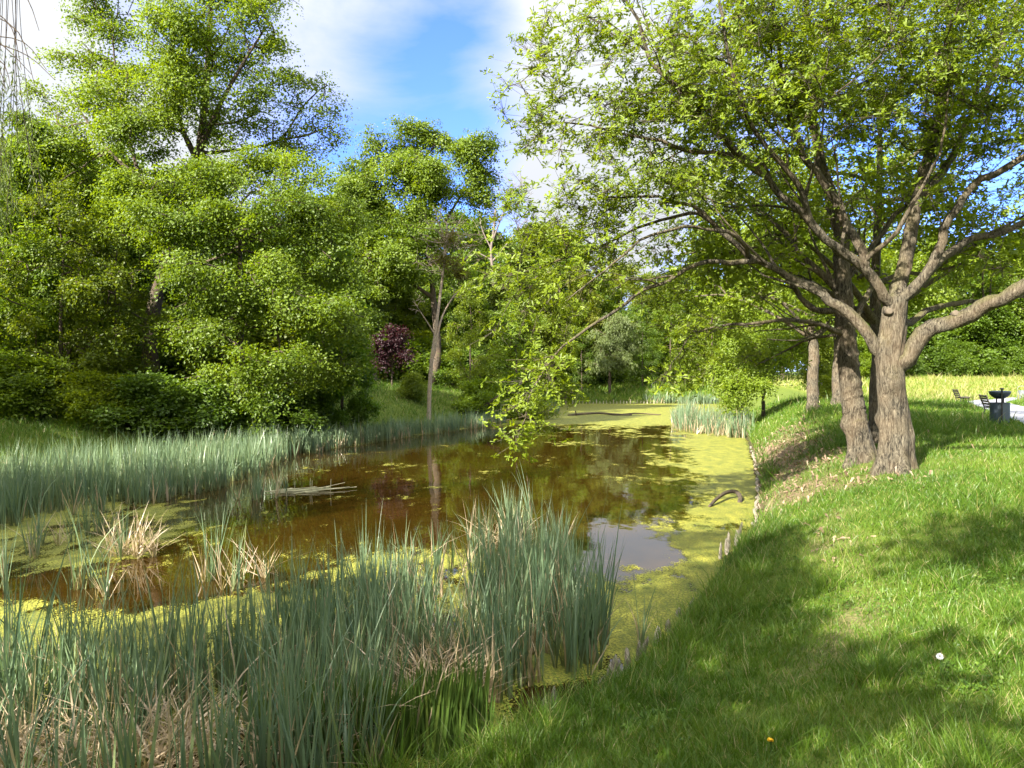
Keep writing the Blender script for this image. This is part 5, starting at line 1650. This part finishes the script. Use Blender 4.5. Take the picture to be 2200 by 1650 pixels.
for i, (px, py, h, lab) in enumerate(PEGS):
    x, y = W0(px, py)
    o = tag(link('wooden_peg', pegs[i % 5]), lab, 'wooden peg', 'weathered pegs along the near shore')
    e_ = .05; g_ = np.array((pond_sd(np.array([x + e_]), np.array([y]))[0] - pond_sd(np.array([x - e_]), np.array([y]))[0], pond_sd(np.array([x]), np.array([y + e_]))[0] - pond_sd(np.array([x]), np.array([y - e_]))[0])); g_ /= np.linalg.norm(g_) + 1e-9
    k_ = float(pond_sd(np.array([x]), np.array([y]))[0]) + .10 + .05 * (i % 2)
    x, y = x - g_[0] * k_, y - g_[1] * k_
    o.location = (x, y, -.02); o.rotation_euler = (0, 0, i * 1.3); o.scale = (.95 + .15 * (i % 3), .95, 1.15 * h / .3)
for i in range(34):
    x = 6.6 + i * .42
    o = tag(link('wooden_peg', pegs[i % 5]), 'pale little peg in the row along the far bank waterline', 'wooden peg', 'pegs along the far bank')
    o.location = (x, 88.4 + .05 * math.sin(i * 2.1) + (x - 7) * .055, -.02); o.rotation_euler = (0, 0, i * 2.1); o.scale = (1.6, 1.6, (.42 + .14 * math.sin(i * 3.7)) / .3)

q = crom([(*W0(px, py), .09) for px, py in ((1619, 1150), (1627, 1090), (1629, 1045), (1624, 1000), (1614, 965))], .25)
q[:, 2] += .05 * np.sin(np.arange(len(q)) * .9) - .03; q[:, 0] += .04 * np.sin(np.arange(len(q)) * 1.3)
tag(MB().tube(q, .042 + .012 * np.sin(np.arange(len(q)) * 2.3), 9).obj('edging_log', M_PEG, sm=True), 'long weathered edging pole lying along the right waterline', 'edging pole')
q = crom([(*W0(1524, 1090), .02), (*W0(1540, 1082), .12), (*W0(1560, 1073), .17), (*W0(1580, 1070), .16), (*W0(1590, 1074), .08), (*W0(1589, 1080), -.02)], .06)
tag(MB().tube(q, np.linspace(.035, .06, len(q)), 9).obj('driftwood', M_BARKF, sm=True), 'curved brown branch arching out of the duckweed by the right shore', 'branch')
fl = MB()
rng = np.random.default_rng(520)
x0, y0 = W0(655, 1056)
for k in range(26):
    a = rng.normal() * .35 + .25; L = rng.uniform(.5, 1.6)
    c = np.array((rng.normal() * .35, rng.normal() * .12, rng.uniform(.0, .06)))
    d = np.array((math.cos(a), math.sin(a), rng.uniform(-.02, .1)))
    fl.tube([c - d * L / 2, c, c + d * L / 2], .009, 4)
for k in range(4):
    c = np.array((rng.normal() * .4, rng.normal() * .1, 0)); fl.tube([c, c + np.array((.02, 0, rng.uniform(.2, .4)))], .008, 4)
o = tag(fl.obj('floating_stems', plain_mat('dry_stem', (.30, .29, .17), .8)), 'raft of broken dry stems floating on the open brown water', 'floating stems'); o.location = (x0, y0, .01)
fl = MB()
x0, y0 = W0(1280, 893)
fl.tube(crom([(-2.3, 0, .02), (-1, .3, .14), (.3, 0, .20), (1.6, .2, .1), (3, .1, .02)], .3), .09, 8); fl.tube(crom([(-1.6, 0, .05), (-1.7, -.2, .4)], .2), .05, 6)
fl.tube(crom([(1.8, .5, .05), (3.5, .8, .15), (5.5, .6, .03)], .3), .06, 6)
o = tag(fl.obj('sunken_branch', M_BARKF, sm=True), 'long dark branch lying in the far duckweed', 'branch'); o.location = (x0, y0, 0)
# leaning log across the pond
b = on_ground(1012, 49)
q = crom([(0, 0, -.1), (.55, .1, .55), (1.2, .2, 1.1), (1.9, .4, 1.5)], .2)
o = tag(MB().tube(q, np.linspace(.2, .12, len(q)), 10).obj('leaning_log', M_BARKF, sm=True), 'dark log leaning out of the grass bank under pale leaves', 'log'); o.location = b

# ------------------------------------------------------------------ park furniture
M_IRON = plain_mat('dark_iron', (0.022, 0.022, 0.024), .5, .3)
M_SLAT = plain_mat('dark_wood_slat', (0.050, 0.040, 0.030), .7, scale=20)
M_BIN = plain_mat('slate_metal', (0.050, 0.068, 0.085), .45, .4, var=.1)
M_BINL = plain_mat('light_grey_metal', (0.17, 0.19, 0.215), .4, .5, var=.08)
M_POST = plain_mat('pale_post', (0.50, 0.47, 0.42), .8)


def bench(loc, rz, label):
    root = thing('park_bench', label, 'bench', loc, rz, 'benches beside the path')
    s = MB()
    for k, (x, z) in enumerate(((.02, .43), (.13, .425), (.24, .42), (.35, .425), (.45, .44))):
        s.box((x, 0, z), (.09, 1.8, .035), bev=.008)
    s.obj('seat', M_SLAT, root)
    bk = MB()
    for k, (x, z) in enumerate(((-.09, .54), (-.13, .65), (-.17, .76), (-.20, .86))):
        bk.box((x, 0, z), (.03, 1.8, .085), rot=Matrix.Rotation(-.32, 3, 'Y'), bev=.008)
    bk.obj('backrest', M_SLAT, root)
    for y in (-.72, .72):
        f_ = MB()
        f_.tube(crom([(.44, y, 0), (.38, y, .2), (.40, y, .40)], .08), .026, 8)
        f_.tube(crom([(-.14, y, 0), (-.02, y, .2), (-.05, y, .42), (-.13, y, .66), (-.215, y, .92)], .08), .026, 8)
        f_.tube(crom([(-.03, y, .38), (.2, y, .365), (.46, y, .39)], .1), .024, 8)
        f_.obj('side_frame', M_IRON, root, sm=True)
    return root


b1 = hit(2060, 868); b2 = hit(2124, 896)
bench(b1, math.radians(-22), 'dark slatted bench farther off where the pale path bends')
bench(b2, math.radians(-24), 'dark slatted bench beside the slate litter bin')
b = hit(2148, 912)
root = thing('litter_bin', 'slate grey litter bin with a bowl-shaped hood beside the near bench', 'bin', b, -0.6)
bb = MB(); bb.lathe([(.275, 0), (.285, .02), (.285, .68), (.292, .69), (.292, .715), (.262, .715), (.255, .55)], n=32, cap=False); bb.lathe([(.25, .02), (.25, .03)], n=24)
bb.obj('body', M_BIN, root, sm=False)
hd = MB(); hd.lathe([(.05, .84), (.14, .86), (.23, .92), (.295, 1.0), (.32, 1.08), (.31, 1.095), (.18, 1.11), (.02, 1.115)], n=32); hd.obj('hood', M_BIN, root, sm=True)
for x in (-.09, .10):
    MB().box((x, -.02, .83), (.045, .02, .30), bev=.004).obj('bracket', M_IRON, root)
pp_ = MB(); pp_.box((.06, -.31, .58), (.05, .03, 1.16), bev=.006); pp_.lathe([(.0, 1.15), (.05, 1.155), (.06, 1.175), (.05, 1.20), (.0, 1.21)], c=(.06, -.30, 0), n=14); pp_.obj('post', M_IRON, root)
b = hit(2196, 858)
root = thing('litter_bin', 'light grey litter bin with an arched top out on the sunlit meadow', 'bin', b, -.6)
bb = MB(); bb.lathe([(.30, 0), (.31, .02), (.31, .66), (.32, .68), (.30, .70)], n=28)
for k in range(14):
    a = k * 2 * PI / 14
    bb.box((.315 * math.cos(a), .315 * math.sin(a), .34), (.012, .03, .62), rot=Matrix.Rotation(a, 3, 'Z'))
bb.obj('body', M_BINL, root)
th = np.linspace(0, PI, 13)
ar = MB(); o_ = [(.31 * math.cos(a), .86 + .2 * math.sin(a)) for a in th]; i_ = [(.285 * math.cos(a), .86 + .175 * math.sin(a)) for a in th]
ov = np.array([(x, y_, z) for y_ in (-.28, .28) for lst in (o_, i_) for x, z in lst]); nn = 13
ff = []
for k in range(12):
    ff += [(k, k + 1, nn + k + 1, nn + k), (2 * nn + k + 1, 2 * nn + k, 3 * nn + k, 3 * nn + k + 1), (k + 1, k, 2 * nn + k, 2 * nn + k + 1), (nn + k, nn + k + 1, 3 * nn + k + 1, 3 * nn + k)]
ar.add(ov, ff); ar.obj('arched_top', M_BINL, root)
for s in (-1, 1):
    MB().box((s * .297, 0, .78), (.025, .5, .18), bev=.004).obj('side_support', M_BINL, root)

# saplings with timber supports
for i, (px, py, d, posts, lab, labt) in enumerate(((1757, 862, 44, 2, 'pale timber frame of two posts and a top rail right of the ivy-clad oak', 'thin young tree tied to the taller pale timber frame'),
                                                   (1779, 868, 47, 3, 'lower timber frame of three posts beside the dark-trunked oak', 'thin young tree inside the three-post timber frame'))):
    b = on_ground(px, d)
    rt = thing('tree_support', lab, 'tree support', b, .1, 'timber supports round young trees')
    w_ = .48 if posts == 2 else .75
    hh = 1.2 if posts == 2 else 1.05
    xs = np.linspace(-w_ / 2, w_ / 2, posts)
    for x in xs:
        pm = MB(); pm.lathe([(.05, -.2), (.05, hh - .02), (.03, hh)], c=(x, .0 if x != xs[len(xs) // 2] or posts == 2 else .4, 0), n=10); pm.obj('post', M_POST, rt, sm=True)
    MB().box((0, -.06, hh - .06), (w_ + .18, .035, .10), bev=.005).obj('rail', M_POST, rt)
    plant('sapling', px + 3, d + .3, 5.5 if i == 0 else 4.8, labt, .9, YEL, group='young staked trees')
plant('shrub', 1795, 40, 1.7, 'leafy sprout shrub at the foot of the dark-trunked oak', 1.0, YEL)
# far hoop
b = on_ground(1409, 94)
rt = thing('garden_hoop', 'small dark hoop standing in the grass of the far bank', 'hoop', b)
th = np.linspace(0, PI, 15)
hp = MB(); hp.tube([(-.55, 0, -.1)] + [(.55 * -math.cos(a), 0, .45 + .55 * math.sin(a)) for a in th] + [(.55, 0, -.1)], .075, 8); hp.obj('arch', M_IRON, rt, sm=True)
MB().box((0, 0, .33), (1.0, .3, .09), bev=.01).obj('crossbar', M_IRON, rt)
# two meadow flowers in the lawn
b = hit(2019, 1462)
rt = thing('dandelion_clock', 'white dandelion seed head in the shaded lawn', 'flower', b)
MB().tube(crom([(0, 0, 0), (.01, 0, .08), (.0, 0, .15)], .03), .003, 5).obj('stem', M_FLAG, rt)
rng = np.random.default_rng(600)
d = rnd_dirs(rng, 320)
sd_ = MB(); v, f, tn = scatter(DIA_V * np.array((1, .25, 1)), DIA_F, np.array((0, 0, .165)) + d * .008, basis(d, rnd_dirs(rng, 320)), np.full(320, .018), rng.random(320)); sd_.add(v, f); sd_.obj('seed_head', plain_mat('seed_fluff', (.75, .75, .72), .9), rt)
b = hit(1655, 1622)
rt = thing('dandelion_flower', 'yellow dandelion flower in the lawn close to the viewer', 'flower', b)
MB().tube(crom([(0, 0, 0), (.005, 0, .05), (.0, 0, .085)], .03), .003, 5).obj('stem', M_FLAG, rt)
a = rng.uniform(0, 2 * PI, 120)
d = np.stack([np.cos(a), np.sin(a), rng.uniform(.05, .9, 120)], 1)
v, f, tn = scatter(DIA_V * np.array((1, .5, .4)), DIA_F, np.tile(np.array((0, 0, .085)), (120, 1)), basis(d, np.tile(np.array((0, 0, 1.0)), (120, 1)) + d * .01), np.full(120, .021), rng.random(120))
MB().add(v, f).obj('petals', plain_mat('dandelion_yellow', (.80, .50, .01), .7), rt)
